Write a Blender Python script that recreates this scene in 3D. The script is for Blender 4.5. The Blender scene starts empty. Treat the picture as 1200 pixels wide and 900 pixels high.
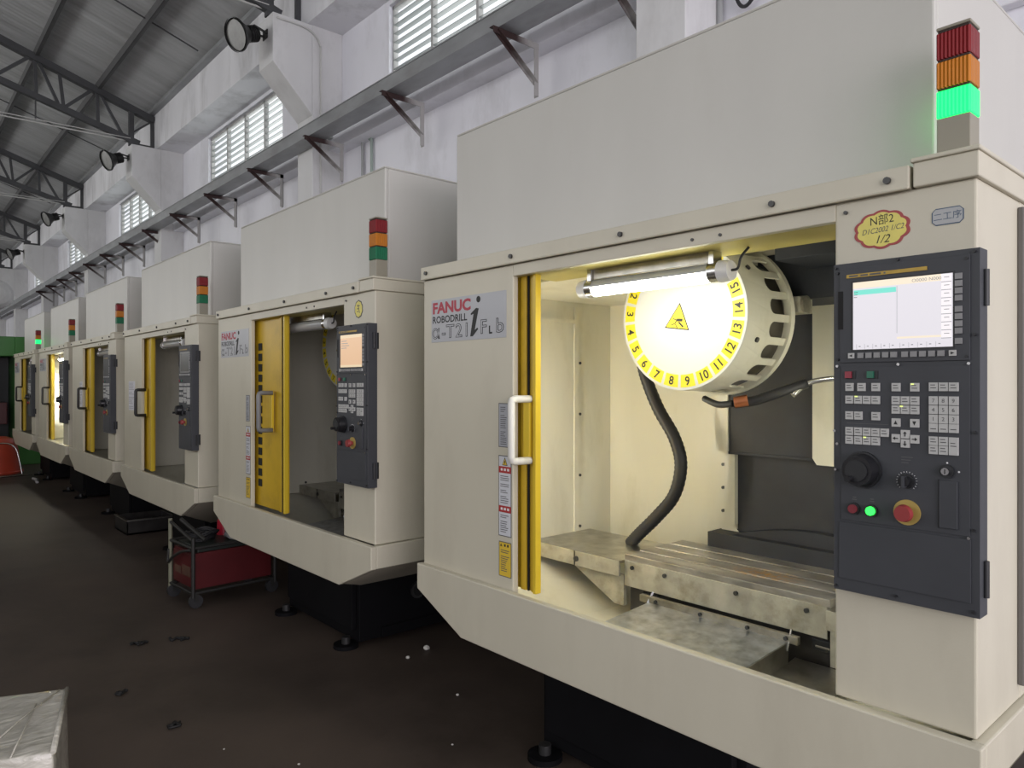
import bpy, bmesh, math, random
from mathutils import Vector, Matrix
R = random.Random(7)
PI = math.pi
scene = bpy.context.scene
COL = scene.collection

# ------------------------------------------------------------------ materials
def _nodes(name):
    m = bpy.data.materials.new(name); m.use_nodes = True
    nt = m.node_tree; b = nt.nodes['Principled BSDF']
    return m, nt, b
def lin(c):
    return tuple((x/12.92 if x <= .04045 else ((x+.055)/1.055)**2.4) for x in c)
def mat(name, col, rough=.5, metal=0.0, var=.12, scale=3.0, bump=0.0, bscale=200.0, dirt=None, dirt_amt=.0, dscale=5.0, stretch=None, coat=0.0):
    """painted / metal surface: base colour, soft tonal variation, optional dirt blotches and grain"""
    m, nt, b = _nodes(name); L = nt.links
    tc = nt.nodes.new('ShaderNodeTexCoord'); mp = nt.nodes.new('ShaderNodeMapping')
    L.new(tc.outputs['Object'], mp.inputs['Vector'])
    if stretch: mp.inputs['Scale'].default_value = stretch
    n = nt.nodes.new('ShaderNodeTexNoise'); n.inputs['Scale'].default_value = scale; n.inputs['Detail'].default_value = 5
    L.new(mp.outputs['Vector'], n.inputs['Vector'])
    cr = nt.nodes.new('ShaderNodeMapRange'); cr.inputs['From Min'].default_value = .3; cr.inputs['From Max'].default_value = .7
    cr.inputs['To Min'].default_value = 1-var; cr.inputs['To Max'].default_value = 1+var*.6
    L.new(n.outputs['Fac'], cr.inputs['Value'])
    mul = nt.nodes.new('ShaderNodeVectorMath'); mul.operation = 'SCALE'; mul.inputs[0].default_value = col[:3]
    L.new(cr.outputs['Result'], mul.inputs['Scale'])
    out = mul.outputs['Vector']
    if dirt:
        d = nt.nodes.new('ShaderNodeTexNoise'); d.inputs['Scale'].default_value = dscale; d.inputs['Detail'].default_value = 8; d.inputs['Roughness'].default_value = .65
        L.new(mp.outputs['Vector'], d.inputs['Vector'])
        dr = nt.nodes.new('ShaderNodeMapRange'); dr.inputs['From Min'].default_value = .5; dr.inputs['From Max'].default_value = .72; dr.inputs['To Max'].default_value = dirt_amt
        L.new(d.outputs['Fac'], dr.inputs['Value'])
        mx = nt.nodes.new('ShaderNodeMix'); mx.data_type = 'RGBA'; mx.inputs[7].default_value = (*dirt, 1)
        L.new(dr.outputs['Result'], mx.inputs[0]); L.new(out, mx.inputs[6]); out = mx.outputs[2]
    L.new(out, b.inputs['Base Color'])
    b.inputs['Roughness'].default_value = rough; b.inputs['Metallic'].default_value = metal
    if coat: b.inputs['Coat Weight'].default_value = coat
    if bump:
        bn = nt.nodes.new('ShaderNodeTexNoise'); bn.inputs['Scale'].default_value = bscale; bn.inputs['Detail'].default_value = 3
        L.new(tc.outputs['Object'], bn.inputs['Vector'])
        bp = nt.nodes.new('ShaderNodeBump'); bp.inputs['Strength'].default_value = bump; bp.inputs['Distance'].default_value = .002
        L.new(bn.outputs['Fac'], bp.inputs['Height']); L.new(bp.outputs['Normal'], b.inputs['Normal'])
    return m
def emit(name, col, s, rough=.3):
    m, nt, b = _nodes(name)
    b.inputs['Base Color'].default_value = (*[c*.3 for c in col], 1); b.inputs['Roughness'].default_value = rough
    b.inputs['Emission Color'].default_value = (*col, 1); b.inputs['Emission Strength'].default_value = s
    return m
def lens(name, col, glow=0.0, gcol=None):
    """ribbed translucent beacon lens"""
    m, nt, b = _nodes(name); L = nt.links
    b.inputs['Base Color'].default_value = (*col, 1); b.inputs['Roughness'].default_value = .32
    b.inputs['Specular IOR Level'].default_value = .25
    if glow:
        b.inputs['Emission Color'].default_value = (*(gcol or col), 1); b.inputs['Emission Strength'].default_value = glow
    tc = nt.nodes.new('ShaderNodeTexCoord')
    w = nt.nodes.new('ShaderNodeTexWave'); w.bands_direction = 'X'; w.inputs['Scale'].default_value = 60
    mp = nt.nodes.new('ShaderNodeMapping'); mp.inputs['Rotation'].default_value = (0, 0, PI/4)
    L.new(tc.outputs['Object'], mp.inputs['Vector']); L.new(mp.outputs['Vector'], w.inputs['Vector'])
    bp = nt.nodes.new('ShaderNodeBump'); bp.inputs['Strength'].default_value = .8; bp.inputs['Distance'].default_value = .004
    L.new(w.outputs['Fac'], bp.inputs['Height']); L.new(bp.outputs['Normal'], b.inputs['Normal'])
    return m

CREAM = (.595, .56, .445)
M = {}
M['cream'] = mat('cream_enamel', CREAM, .42, var=.07, scale=2.2, bump=.12, bscale=260, dirt=(.36,.32,.24), dirt_amt=.22, dscale=3.0, stretch=(1,1,.35))
M['cream_box'] = mat('cool_lit_cream_enamel', (.57,.56,.515), .4, var=.08, scale=1.6, bump=.15, bscale=240, dirt=(.4,.37,.3), dirt_amt=.2, dscale=2.0, stretch=(1,1,.3))  # upper boxes tinted cooler for the light falling from high up
M['cream_in'] = mat('oily_cream_enamel', (.68,.665,.56), .35, var=.08, scale=3, dirt=(.30,.27,.15), dirt_amt=.3, dscale=4.0, stretch=(1,1,.4))
M['yellow'] = mat('yellow_enamel', (.62,.40,.02), .4, var=.12, scale=4, dirt=(.25,.15,.02), dirt_amt=.35, dscale=6)
M['yellow_bright'] = mat('bright_yellow_enamel', (.68,.48,.03), .35, var=.05)
M['panel'] = mat('charcoal_plastic', (.046,.049,.056), .55, var=.1, scale=8, bump=.08, bscale=400)
M['panel_dark'] = mat('black_plastic', (.016,.017,.019), .45, var=.1)
M['gap'] = mat('black_gap_fill', (.008,.008,.008), .8, var=.0)  # flat black for joints, the card slot and the pedestal hole
M['key'] = mat('light_grey_keycap', (.50,.50,.48), .5, var=.05)
M['key_grey'] = mat('mid_grey_keycap', (.27,.27,.27), .5, var=.05)
M['ink'] = mat('black_print_ink', (.02,.02,.02), .6, var=0)
M['ink_soft'] = mat('grey_print_ink', (.10,.10,.10), .6, var=0)
M['red_ink'] = mat('red_print_ink', (.42,.035,.06), .5, var=0)
M['white_ink'] = mat('white_print_ink', (.75,.75,.75), .5, var=0)
M['plate'] = mat('silver_grey_nameplate', (.42,.43,.45), .35, var=.05)
M['label_white'] = mat('white_sticker', (.62,.63,.66), .4, var=.03)
M['label_grey'] = mat('silver_sticker', (.38,.39,.42), .4, var=.03)
M['label_yellow'] = mat('yellow_sticker', (.72,.50,.05), .4, var=.03)
M['label_red'] = mat('red_sticker_band', (.40,.03,.03), .4, var=.03)
M['flower_yellow'] = mat('pale_yellow_sticker', (.75,.66,.16), .5, var=.06, scale=30)
M['flower_red'] = mat('maroon_sticker_edge', (.36,.06,.06), .5, var=.05)
M['blue_ink'] = mat('blue_pen_ink', (.07,.11,.17), .5, var=0)
M['steel'] = mat('scuffed_stainless', (.48,.47,.44), .33, 1.0, var=.3, scale=14, dirt=(.28,.25,.19), dirt_amt=.6, dscale=9)
M['steel_plate'] = mat('wet_stainless_sheet', (.50,.53,.58), .30, .9, var=.35, scale=22, dirt=(.75,.75,.75), dirt_amt=.5, dscale=16)
M['iron'] = mat('dirty_machined_iron', (.30,.28,.23), .4, .7, var=.35, scale=12, dirt=(.12,.10,.07), dirt_amt=.6, dscale=10)
M['apron'] = mat('coolant_stained_apron', (.40,.385,.32), .5, .15, var=.3, scale=10, dirt=(.18,.16,.10), dirt_amt=.7, dscale=14)
M['bolt'] = mat('dark_bolt_steel', (.06,.06,.06), .4, .6, var=.1)
M['navy'] = mat('navy_black_way_cover', (.022,.025,.034), .6, var=.25, scale=6, dirt=(.04,.04,.045), dirt_amt=.4, dscale=8)
M['hose'] = mat('black_corrugated_rubber', (.022,.022,.024), .55, var=.2)
M['black_base'] = mat('black_painted_casting', (.005,.005,.006), .7, var=.3)
M['black_base'].node_tree.nodes['Principled BSDF'].inputs['Specular IOR Level'].default_value = .12
M['chrome'] = mat('dull_chrome', (.6,.6,.6), .25, 1.0, var=.1)
M['white_plastic'] = mat('white_plastic', (.72,.72,.70), .4, var=.05)
M['white_handle'] = mat('white_enamel_handle', (.70,.69,.64), .35, var=.06)
M['grey_handle'] = mat('grey_enamel_handle', (.20,.20,.20), .4, var=.06)
M['black_handle'] = mat('black_rubber_handle', (.02,.02,.02), .4, var=.06)
M['disc'] = mat('white_magazine_plate', (.62,.62,.58), .4, var=.04)
M['ring_yellow'] = mat('yellow_number_tab', (.80,.66,.03), .45, var=.03)
M['copper'] = mat('copper_fitting', (.55,.20,.09), .35, .8, var=.1)
M['rail_grey'] = mat('dark_grey_edge_strip', (.16,.15,.14), .5, var=.1)
M['lamp_lit'] = emit('lit_fluorescent_tube', (1.0,.98,.84), 34)
M['tube_glass'] = mat('silvered_tube_glass', (.50,.52,.52), .2, .3, var=.1)
M['lamp_off'] = mat('unlit_frosted_tube', (.40,.40,.40), .25, var=.05)
M['red_off'] = lens('red_beacon_lens', (.24,.010,.014))
M['amber_off'] = lens('amber_beacon_lens', (.60,.20,.012))
M['green_off'] = lens('green_beacon_lens', (.008,.17,.075))
M['green_on'] = lens('lit_green_beacon_lens', (.01,.3,.08), 3.0, (.006,.95,.10))
M['beacon_base'] = mat('beige_beacon_base', (.28,.26,.20), .45, var=.05)
M['green_button'] = emit('lit_green_button', (.03,.9,.08), 2.5)
M['red_button'] = mat('dark_red_button', (.20,.025,.035), .4, var=.05)
M['estop'] = mat('red_mushroom_button', (.30,.04,.04), .4, var=.08)
M['estop_ring'] = mat('yellow_stop_collar', (.42,.30,.08), .5, var=.1)
M['green_rocker'] = mat('green_rocker', (.02,.15,.09), .35, var=.05)
M['red_rocker'] = mat('red_rocker', (.28,.03,.05), .35, var=.05)
M['scr_white'] = emit('lit_screen_white', (.80,.77,.82), .80)
M['scr_cream'] = emit('lit_screen_cream', (.92,.80,.62), .85)
M['scr_cyan'] = emit('lit_screen_cyan', (.20,.80,.66), .8)
M['scr_key'] = emit('lit_screen_key', (.93,.88,.90), .85)
M['scr_line'] = emit('lit_screen_grey', (.42,.42,.44), .5)
M['scr_orange'] = emit('lit_screen_orange', (.85,.55,.33), .75)
M['scr_orange2'] = emit('lit_screen_peach', (.9,.70,.46), .75)
M['scr_grey'] = mat('unlit_grey_screen', (.20,.20,.20), .3, var=.05)
M['gold'] = mat('gold_badge_strip', (.38,.25,.04), .4, .3, var=.2, scale=40)
M['vent'] = mat('black_vent_opening', (.01,.01,.01), .8, var=0)
M['paper'] = mat('white_paper', (.66,.66,.70), .7, var=.03)
M['cart_label'] = mat('worn_brown_label', (.12,.06,.04), .5, var=.3, scale=20)
M['cart_top'] = mat('black_green_sheet', (.015,.022,.018), .5, var=.2)
M['conduit_green'] = mat('pale_green_conduit', (.33,.40,.36), .5, var=.05)
# shell
M['wall'] = mat('white_limewashed_wall', (.83,.83,.88), .85, var=.08, scale=.9, bump=.2, bscale=30, dirt=(.36,.35,.35), dirt_amt=.38, dscale=1.6, stretch=(1,1,.45))
M['column'] = mat('grey_white_plaster', (.68,.68,.68), .85, var=.08, scale=1.5, dirt=(.34,.33,.32), dirt_amt=.35, dscale=2.2, stretch=(1,1,.5))
M['beam'] = mat('stained_white_plaster', (.80,.80,.83), .85, var=.10, scale=1.2, dirt=(.22,.21,.20), dirt_amt=.5, dscale=1.8, stretch=(1,1,.3))
M['ledge'] = mat('beige_plaster', (.50,.475,.43), .85, var=.08)
M['floor'] = mat('oil_darkened_concrete', (.060,.045,.036), .62, var=.35, scale=1.1, bump=.25, bscale=40, dirt=(.028,.020,.015), dirt_amt=.85, dscale=.9)
M['galv'] = mat('dull_galvanised_steel', (.36,.37,.38), .45, .5, var=.2, scale=5, dirt=(.22,.21,.20), dirt_amt=.5, dscale=4, stretch=(.4,1,1))
M['truss'] = mat('dark_grey_steel_paint', (.060,.062,.066), .5, var=.2)
M['purlin'] = mat('dark_purlin_paint', (.09,.09,.092), .5, var=.2)
M['black_lamp'] = mat('black_lamp_housing', (.018,.018,.018), .4, var=.1)
M['lamp_glass'] = mat('dusty_lamp_glass', (.17,.17,.16), .25, var=.2, scale=12)
M['conduit'] = mat('grey_white_conduit', (.55,.55,.53), .5, var=.08)
M['pipe_grey'] = mat('grey_conduit', (.36,.37,.37), .5, var=.08)
M['cable'] = mat('black_cable', (.02,.02,.022), .5, var=.1)
M['green'] = mat('bright_green_enamel', (.045,.20,.035), .4, var=.15, scale=2)
M['cart_red'] = mat('shade_darkened_red', (.085,.009,.011), .4, var=.15, scale=6)  # red darkened for the shade the cart stands in
M['cart_frame'] = mat('dark_tubular_steel', (.022,.022,.020), .5, .1, var=.2)
M['cart_pale'] = mat('faded_olive_tube', (.20,.20,.14), .5, var=.2)
M['chair_red'] = mat('orange_red_plastic', (.52,.07,.035), .4, var=.1)
M['grey_cable'] = mat('grey_cable_sheath', (.22,.22,.22), .5, var=.1)
M['bottle_red'] = mat('red_plastic_bottle', (.38,.010,.03), .35, var=.1)
M['rag'] = mat('black_swarf', (.008,.008,.008), .7, var=.2)
M['foam'] = mat('white_foam_crumb', (.62,.61,.56), .8, var=.1)
M['glove'] = mat('off_white_cloth', (.42,.41,.40), .9, var=.15)

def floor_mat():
    """oil-darkened concrete with a paler stretch before the far machines"""
    m = mat('oil_darkened_concrete_pale_stretch', (.074,.055,.043), .58, var=.35, scale=1.1, bump=.25, bscale=40, dirt=(.028,.020,.015), dirt_amt=.85, dscale=.9)
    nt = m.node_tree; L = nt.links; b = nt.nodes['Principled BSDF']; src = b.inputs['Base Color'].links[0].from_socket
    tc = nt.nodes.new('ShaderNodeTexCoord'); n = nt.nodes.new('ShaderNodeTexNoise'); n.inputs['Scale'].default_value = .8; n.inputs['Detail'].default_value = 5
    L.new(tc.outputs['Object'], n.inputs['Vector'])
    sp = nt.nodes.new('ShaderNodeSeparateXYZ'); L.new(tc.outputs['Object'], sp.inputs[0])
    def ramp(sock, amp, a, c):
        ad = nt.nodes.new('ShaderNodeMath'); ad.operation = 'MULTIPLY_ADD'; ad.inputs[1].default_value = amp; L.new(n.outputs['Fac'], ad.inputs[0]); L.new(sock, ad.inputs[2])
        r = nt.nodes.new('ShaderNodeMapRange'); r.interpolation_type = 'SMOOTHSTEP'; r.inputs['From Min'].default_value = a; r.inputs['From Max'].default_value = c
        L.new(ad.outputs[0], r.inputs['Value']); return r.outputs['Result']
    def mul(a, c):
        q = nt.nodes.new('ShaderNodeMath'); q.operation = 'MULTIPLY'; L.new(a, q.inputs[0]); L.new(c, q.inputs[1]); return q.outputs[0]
    pale_stretch = mul(mul(ramp(sp.outputs['Y'], .1, 1.72, 1.64), ramp(sp.outputs['X'], 3.0, -4.5, -8.5)), ramp(sp.outputs['X'], .2, -13.2, -12.7))
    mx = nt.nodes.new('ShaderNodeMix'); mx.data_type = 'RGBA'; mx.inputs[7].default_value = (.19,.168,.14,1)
    L.new(pale_stretch, mx.inputs[0]); L.new(src, mx.inputs[6]); L.new(mx.outputs[2], b.inputs['Base Color'])
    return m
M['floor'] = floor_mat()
def roof_mat():
    m, nt, b = _nodes('grey_roof_sheet'); L = nt.links
    tc = nt.nodes.new('ShaderNodeTexCoord'); mp = nt.nodes.new('ShaderNodeMapping'); mp.inputs['Scale'].default_value = (2.5, .25, 1)
    L.new(tc.outputs['Object'], mp.inputs['Vector'])
    n = nt.nodes.new('ShaderNodeTexNoise'); n.inputs['Scale'].default_value = 2.2; n.inputs['Detail'].default_value = 6
    L.new(mp.outputs['Vector'], n.inputs['Vector'])
    r = nt.nodes.new('ShaderNodeValToRGB')
    r.color_ramp.elements[0].position = .3; r.color_ramp.elements[0].color = (.36,.365,.37,1)
    r.color_ramp.elements[1].position = .7; r.color_ramp.elements[1].color = (.50,.51,.52,1)
    L.new(n.outputs['Fac'], r.inputs['Fac']); L.new(r.outputs['Color'], b.inputs['Base Color'])
    b.inputs['Roughness'].default_value = .6
    w = nt.nodes.new('ShaderNodeTexWave'); w.bands_direction = 'X'; w.inputs['Scale'].default_value = 2.6
    L.new(tc.outputs['Object'], w.inputs['Vector'])
    bp = nt.nodes.new('ShaderNodeBump'); bp.inputs['Strength'].default_value = .35; bp.inputs['Distance'].default_value = .02
    L.new(w.outputs['Fac'], bp.inputs['Height']); L.new(bp.outputs['Normal'], b.inputs['Normal'])
    return m
M['roof'] = roof_mat()
M['roof_strip'] = mat('brownish_roof_strip', (.33,.31,.27), .6, var=.12, scale=3)  # plain brownish band beside each purlin

def louvre_mat():
    m, nt, b = _nodes('frosted_louvre_glass'); L = nt.links
    b.inputs['Base Color'].default_value = (.26,.28,.275,1); b.inputs['Roughness'].default_value = .4
    tr = nt.nodes.new('ShaderNodeBsdfTranslucent'); tr.inputs['Color'].default_value = (.4,.43,.42,1)
    mx = nt.nodes.new('ShaderNodeMixShader'); mx.inputs[0].default_value = .12
    o = nt.nodes['Material Output']
    L.new(b.outputs[0], mx.inputs[1]); L.new(tr.outputs[0], mx.inputs[2]); L.new(mx.outputs[0], o.inputs['Surface'])
    return m
M['louvre'] = louvre_mat()
M['win_frame'] = mat('weathered_grey_frame', (.42,.42,.41), .6, var=.2, scale=8)

def table_mat():
    """worn T-slot table iron with a patch of rust-coloured chips"""
    m, nt, b = _nodes('rust_flecked_table_iron'); L = nt.links
    tc = nt.nodes.new('ShaderNodeTexCoord')
    n = nt.nodes.new('ShaderNodeTexNoise'); n.inputs['Scale'].default_value = 16; n.inputs['Detail'].default_value = 8
    mp = nt.nodes.new('ShaderNodeMapping'); mp.inputs['Scale'].default_value = (.35,1,1)
    L.new(tc.outputs['Object'], mp.inputs['Vector']); L.new(mp.outputs['Vector'], n.inputs['Vector'])
    r = nt.nodes.new('ShaderNodeValToRGB')
    r.color_ramp.elements[0].position = .35; r.color_ramp.elements[0].color = (.20,.19,.175,1)
    r.color_ramp.elements[1].position = .7; r.color_ramp.elements[1].color = (.46,.44,.41,1)
    L.new(n.outputs['Fac'], r.inputs['Fac'])
    dv = nt.nodes.new('ShaderNodeVectorMath'); dv.operation = 'DISTANCE'; dv.inputs[1].default_value = (.13,.74,.8)
    m2 = nt.nodes.new('ShaderNodeMapping'); m2.inputs['Scale'].default_value = (.6,1.2,1); m2.inputs['Location'].default_value = (.05,-.15,0)
    L.new(tc.outputs['Object'], m2.inputs['Vector']); L.new(m2.outputs['Vector'], dv.inputs[0])
    n2 = nt.nodes.new('ShaderNodeTexNoise'); n2.inputs['Scale'].default_value = 45; n2.inputs['Detail'].default_value = 4
    L.new(tc.outputs['Object'], n2.inputs['Vector'])
    fa = nt.nodes.new('ShaderNodeMapRange'); fa.inputs['From Min'].default_value = .02; fa.inputs['From Max'].default_value = .10; fa.inputs['To Min'].default_value = 1; fa.inputs['To Max'].default_value = 0
    L.new(dv.outputs['Value'], fa.inputs['Value'])
    ad = nt.nodes.new('ShaderNodeMath'); ad.operation = 'MULTIPLY'
    nr = nt.nodes.new('ShaderNodeMapRange'); nr.inputs['From Min'].default_value = .42; nr.inputs['From Max'].default_value = .6
    L.new(n2.outputs['Fac'], nr.inputs['Value']); L.new(fa.outputs['Result'], ad.inputs[0]); L.new(nr.outputs['Result'], ad.inputs[1])
    mx = nt.nodes.new('ShaderNodeMix'); mx.data_type = 'RGBA'; mx.inputs[7].default_value = (.55,.30,.08,1)
    L.new(ad.outputs[0], mx.inputs[0]); L.new(r.outputs['Color'], mx.inputs[6]); L.new(mx.outputs[2], b.inputs['Base Color'])
    b.inputs['Metallic'].default_value = .55; b.inputs['Roughness'].default_value = .38
    return m
M['table'] = table_mat()

def film_mat():
    """crinkled stretch film over a pale carton"""
    m, nt, b = _nodes('crinkled_stretch_film'); L = nt.links
    tc = nt.nodes.new('ShaderNodeTexCoord')
    n = nt.nodes.new('ShaderNodeTexNoise'); n.inputs['Scale'].default_value = 22; n.inputs['Detail'].default_value = 7; n.inputs['Distortion'].default_value = 2.0
    mp = nt.nodes.new('ShaderNodeMapping'); mp.inputs['Rotation'].default_value = (0,0,.7); mp.inputs['Scale'].default_value = (1,.25,1)
    L.new(tc.outputs['Object'], mp.inputs['Vector']); L.new(mp.outputs['Vector'], n.inputs['Vector'])
    r = nt.nodes.new('ShaderNodeValToRGB')
    r.color_ramp.elements[0].position = .35; r.color_ramp.elements[0].color = (.42,.40,.34,1)
    r.color_ramp.elements[1].position = .75; r.color_ramp.elements[1].color = (.64,.61,.54,1)
    L.new(n.outputs['Fac'], r.inputs['Fac']); L.new(r.outputs['Color'], b.inputs['Base Color'])
    b.inputs['Roughness'].default_value = .28; b.inputs['Coat Weight'].default_value = .8
    bp = nt.nodes.new('ShaderNodeBump'); bp.inputs['Strength'].default_value = .6; bp.inputs['Distance'].default_value = .012
    L.new(n.outputs['Fac'], bp.inputs['Height']); L.new(bp.outputs['Normal'], b.inputs['Normal'])
    return m
M['film'] = film_mat()
M['light_blocker'] = mat('tan_light_blocker', (.45,.31,.15), .8, var=.1)  # tan chosen to warm the light this added board bounces back

def rust_bracket_mat():
    """angle iron: whitewashed at the wall, rusty brown towards its free end (paint stopped half way)"""
    m, nt, b = _nodes('half_painted_rusty_angle'); L = nt.links
    tc = nt.nodes.new('ShaderNodeTexCoord'); sp = nt.nodes.new('ShaderNodeSeparateXYZ'); L.new(tc.outputs['Object'], sp.inputs[0])
    n = nt.nodes.new('ShaderNodeTexNoise'); n.inputs['Scale'].default_value = 9; L.new(tc.outputs['Object'], n.inputs['Vector'])
    ad = nt.nodes.new('ShaderNodeMath'); ad.operation = 'MULTIPLY_ADD'; ad.inputs[1].default_value = .25
    L.new(n.outputs['Fac'], ad.inputs[0]); L.new(sp.outputs['Y'], ad.inputs[2])
    r = nt.nodes.new('ShaderNodeMapRange'); r.inputs['From Min'].default_value = -.06; r.inputs['From Max'].default_value = .14
    L.new(ad.outputs[0], r.inputs['Value'])
    mx = nt.nodes.new('ShaderNodeMix'); mx.data_type = 'RGBA'; mx.inputs[6].default_value = (.038,.018,.017,1); mx.inputs[7].default_value = (.40,.39,.38,1)
    L.new(r.outputs['Result'], mx.inputs[0]); L.new(mx.outputs[2], b.inputs['Base Color']); b.inputs['Roughness'].default_value = .7
    return m
M['bracket'] = rust_bracket_mat()

# ------------------------------------------------------------------ mesh builder
class MB:
    def __init__(s): s.bm = bmesh.new(); s.mats = []
    def mi(s, key):
        if key not in s.mats: s.mats.append(key)
        return s.mats.index(key)
    def face(s, pts, key, smooth=False):
        vs = [s.bm.verts.new(p) for p in pts]
        f = s.bm.faces.new(vs); f.material_index = s.mi(key); f.smooth = smooth; return f
    def box(s, x0, x1, y0, y1, z0, z1, key, T=None):
        c = [(x0,y0,z0),(x1,y0,z0),(x1,y1,z0),(x0,y1,z0),(x0,y0,z1),(x1,y0,z1),(x1,y1,z1),(x0,y1,z1)]
        if T: c = [T @ Vector(p) for p in c]
        v = [s.bm.verts.new(p) for p in c]
        for q in ((3,2,1,0),(4,5,6,7),(0,1,5,4),(1,2,6,5),(2,3,7,6),(3,0,4,7)):
            f = s.bm.faces.new([v[i] for i in q]); f.material_index = s.mi(key)
        return s
    def prism(s, poly, axis, a, b, key):
        """poly: 2-D outline; axis 'x','y','z' is the extrusion axis"""
        def P(p, t):
            return {'x':(t,p[0],p[1]), 'y':(p[0],t,p[1]), 'z':(p[0],p[1],t)}[axis]
        A = [s.bm.verts.new(P(p,a)) for p in poly]; B = [s.bm.verts.new(P(p,b)) for p in poly]
        k = s.mi(key); n = len(poly)
        fs = [s.bm.faces.new(A), s.bm.faces.new(B[::-1])]
        for i in range(n): fs.append(s.bm.faces.new([A[i],B[i],B[(i+1)%n],A[(i+1)%n]]))
        for f in fs: f.material_index = k
        return s
    def cyl(s, p0, p1, r0, key, r1=None, seg=16, caps=True, capkey=None):
        p0 = Vector(p0); p1 = Vector(p1); r1 = r0 if r1 is None else r1
        d = (p1-p0).normalized(); u = d.orthogonal().normalized(); w = d.cross(u)
        def ring(p, r): return [s.bm.verts.new(p + r*(math.cos(2*PI*i/seg)*u + math.sin(2*PI*i/seg)*w)) for i in range(seg)]
        A, B = ring(p0,r0), ring(p1,r1); k = s.mi(key)
        for i in range(seg):
            f = s.bm.faces.new([A[i],A[(i+1)%seg],B[(i+1)%seg],B[i]]); f.material_index = k; f.smooth = True
        if caps:
            kc = s.mi(capkey or key)
            f = s.bm.faces.new(ring(p0,r0)[::-1]); f.material_index = kc
            f = s.bm.faces.new(ring(p1,r1)); f.material_index = kc
        return s
    def tube(s, pts, r, key, seg=10, rib=None):
        """round bar along a polyline (points already smooth)"""
        pts = [Vector(p) for p in pts]; rings = []; prev = None
        for i, p in enumerate(pts):
            d = (pts[min(i+1,len(pts)-1)] - pts[max(i-1,0)]).normalized()
            u = d.orthogonal().normalized() if prev is None else (prev - prev.dot(d)*d).normalized()
            prev = u; w = d.cross(u); rr = r*(1+(rib if rib and i % 2 else 0))
            rings.append([s.bm.verts.new(p + rr*(math.cos(2*PI*j/seg)*u + math.sin(2*PI*j/seg)*w)) for j in range(seg)])
        k = s.mi(key)
        for A, B in zip(rings, rings[1:]):
            for j in range(seg):
                f = s.bm.faces.new([A[j],A[(j+1)%seg],B[(j+1)%seg],B[j]]); f.material_index = k; f.smooth = True
        f = s.bm.faces.new(rings[0][::-1]); f.material_index = k
        f = s.bm.faces.new(rings[-1]); f.material_index = k
        return s
    def bar(s, p0, p1, w, h, key, up=(0,0,1)):
        """rectangular bar between two points"""
        p0 = Vector(p0); p1 = Vector(p1); d = (p1-p0); L = d.length; d.normalize()
        u = d.cross(Vector(up)); 
        if u.length < 1e-4: u = d.cross(Vector((1,0,0)))
        u.normalize(); v = u.cross(d)
        T = Matrix((( d.x,u.x,v.x,p0.x),(d.y,u.y,v.y,p0.y),(d.z,u.z,v.z,p0.z),(0,0,0,1)))
        return s.box(0,L,-w/2,w/2,-h/2,h/2,key,T)
    def text(s, string, h, pos, key, rot=0.0, offset=0.0, sx=1.0, shear=0.0, align='LEFT', lift=0.0):
        """flat lettering standing in the x-z plane and facing -y, baseline at pos"""
        cu = bpy.data.curves.new('lettering','FONT'); cu.body = string; cu.size = h*1.45; cu.offset = offset; cu.shear = shear; cu.align_x = align; cu.resolution_u = 3
        ob = bpy.data.objects.new('lettering', cu); COL.objects.link(ob)
        dg = bpy.context.evaluated_depsgraph_get(); ev = ob.evaluated_get(dg); me = ev.to_mesh()
        k = s.mi(key); c, n = math.cos(rot), math.sin(rot)
        vs = []
        for v in me.vertices:
            x, z = v.co.x*sx, v.co.y
            vs.append(s.bm.verts.new((pos[0]+x*c-z*n, pos[1]-lift, pos[2]+x*n+z*c)))
        for p in me.polygons:
            try:
                f = s.bm.faces.new([vs[i] for i in p.vertices]); f.material_index = k
            except ValueError: pass
        ev.to_mesh_clear(); bpy.data.objects.remove(ob); bpy.data.curves.remove(cu)
        return s
    def mesh(s, name, recalc=True):
        me = bpy.data.meshes.new(name)
        if recalc: bmesh.ops.recalc_face_normals(s.bm, faces=s.bm.faces)
        s.bm.to_mesh(me); s.bm.free()
        for k in s.mats: me.materials.append(M[k])
        return me

def link(name, me, parent=None, bevel=0.0):
    o = bpy.data.objects.new(name, me); COL.objects.link(o)
    if parent: o.parent = parent
    if bevel:
        b = o.modifiers.new('edge_softening','BEVEL'); b.width = bevel; b.segments = 2; b.limit_method = 'ANGLE'; b.angle_limit = math.radians(50)
    return o
def tag(o, label, cat, group=None, kind=None):
    o['label'] = label; o['category'] = cat
    if group: o['group'] = group
    if kind: o['kind'] = kind
    return o
def thing(name, label, cat, loc, rz=0.0, group=None):
    o = bpy.data.objects.new(name, None); COL.objects.link(o); o.empty_display_size = .1
    o.location = loc; o.rotation_euler = (0,0,rz); return tag(o, label, cat, group)
def structure(name, mb, bevel=0.0, loc=(0,0,0)):
    o = link(name, mb.mesh(name), None, bevel); o['kind'] = 'structure'; o.location = loc; return o
def smoothpath(pts, n=8):
    """Catmull-Rom through the points"""
    P = [Vector(p) for p in pts]; P = [P[0]*2-P[1]] + P + [P[-1]*2-P[-2]]; out = []
    for i in range(1, len(P)-2):
        a,b,c,d = P[i-1:i+3]
        for k in range(n):
            t = k/n
            out.append(.5*((2*b)+(c-a)*t+(2*a-5*b+4*c-d)*t*t+(3*b-a-3*c+d)*t**3))
    out.append(P[-2]); return out

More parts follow.
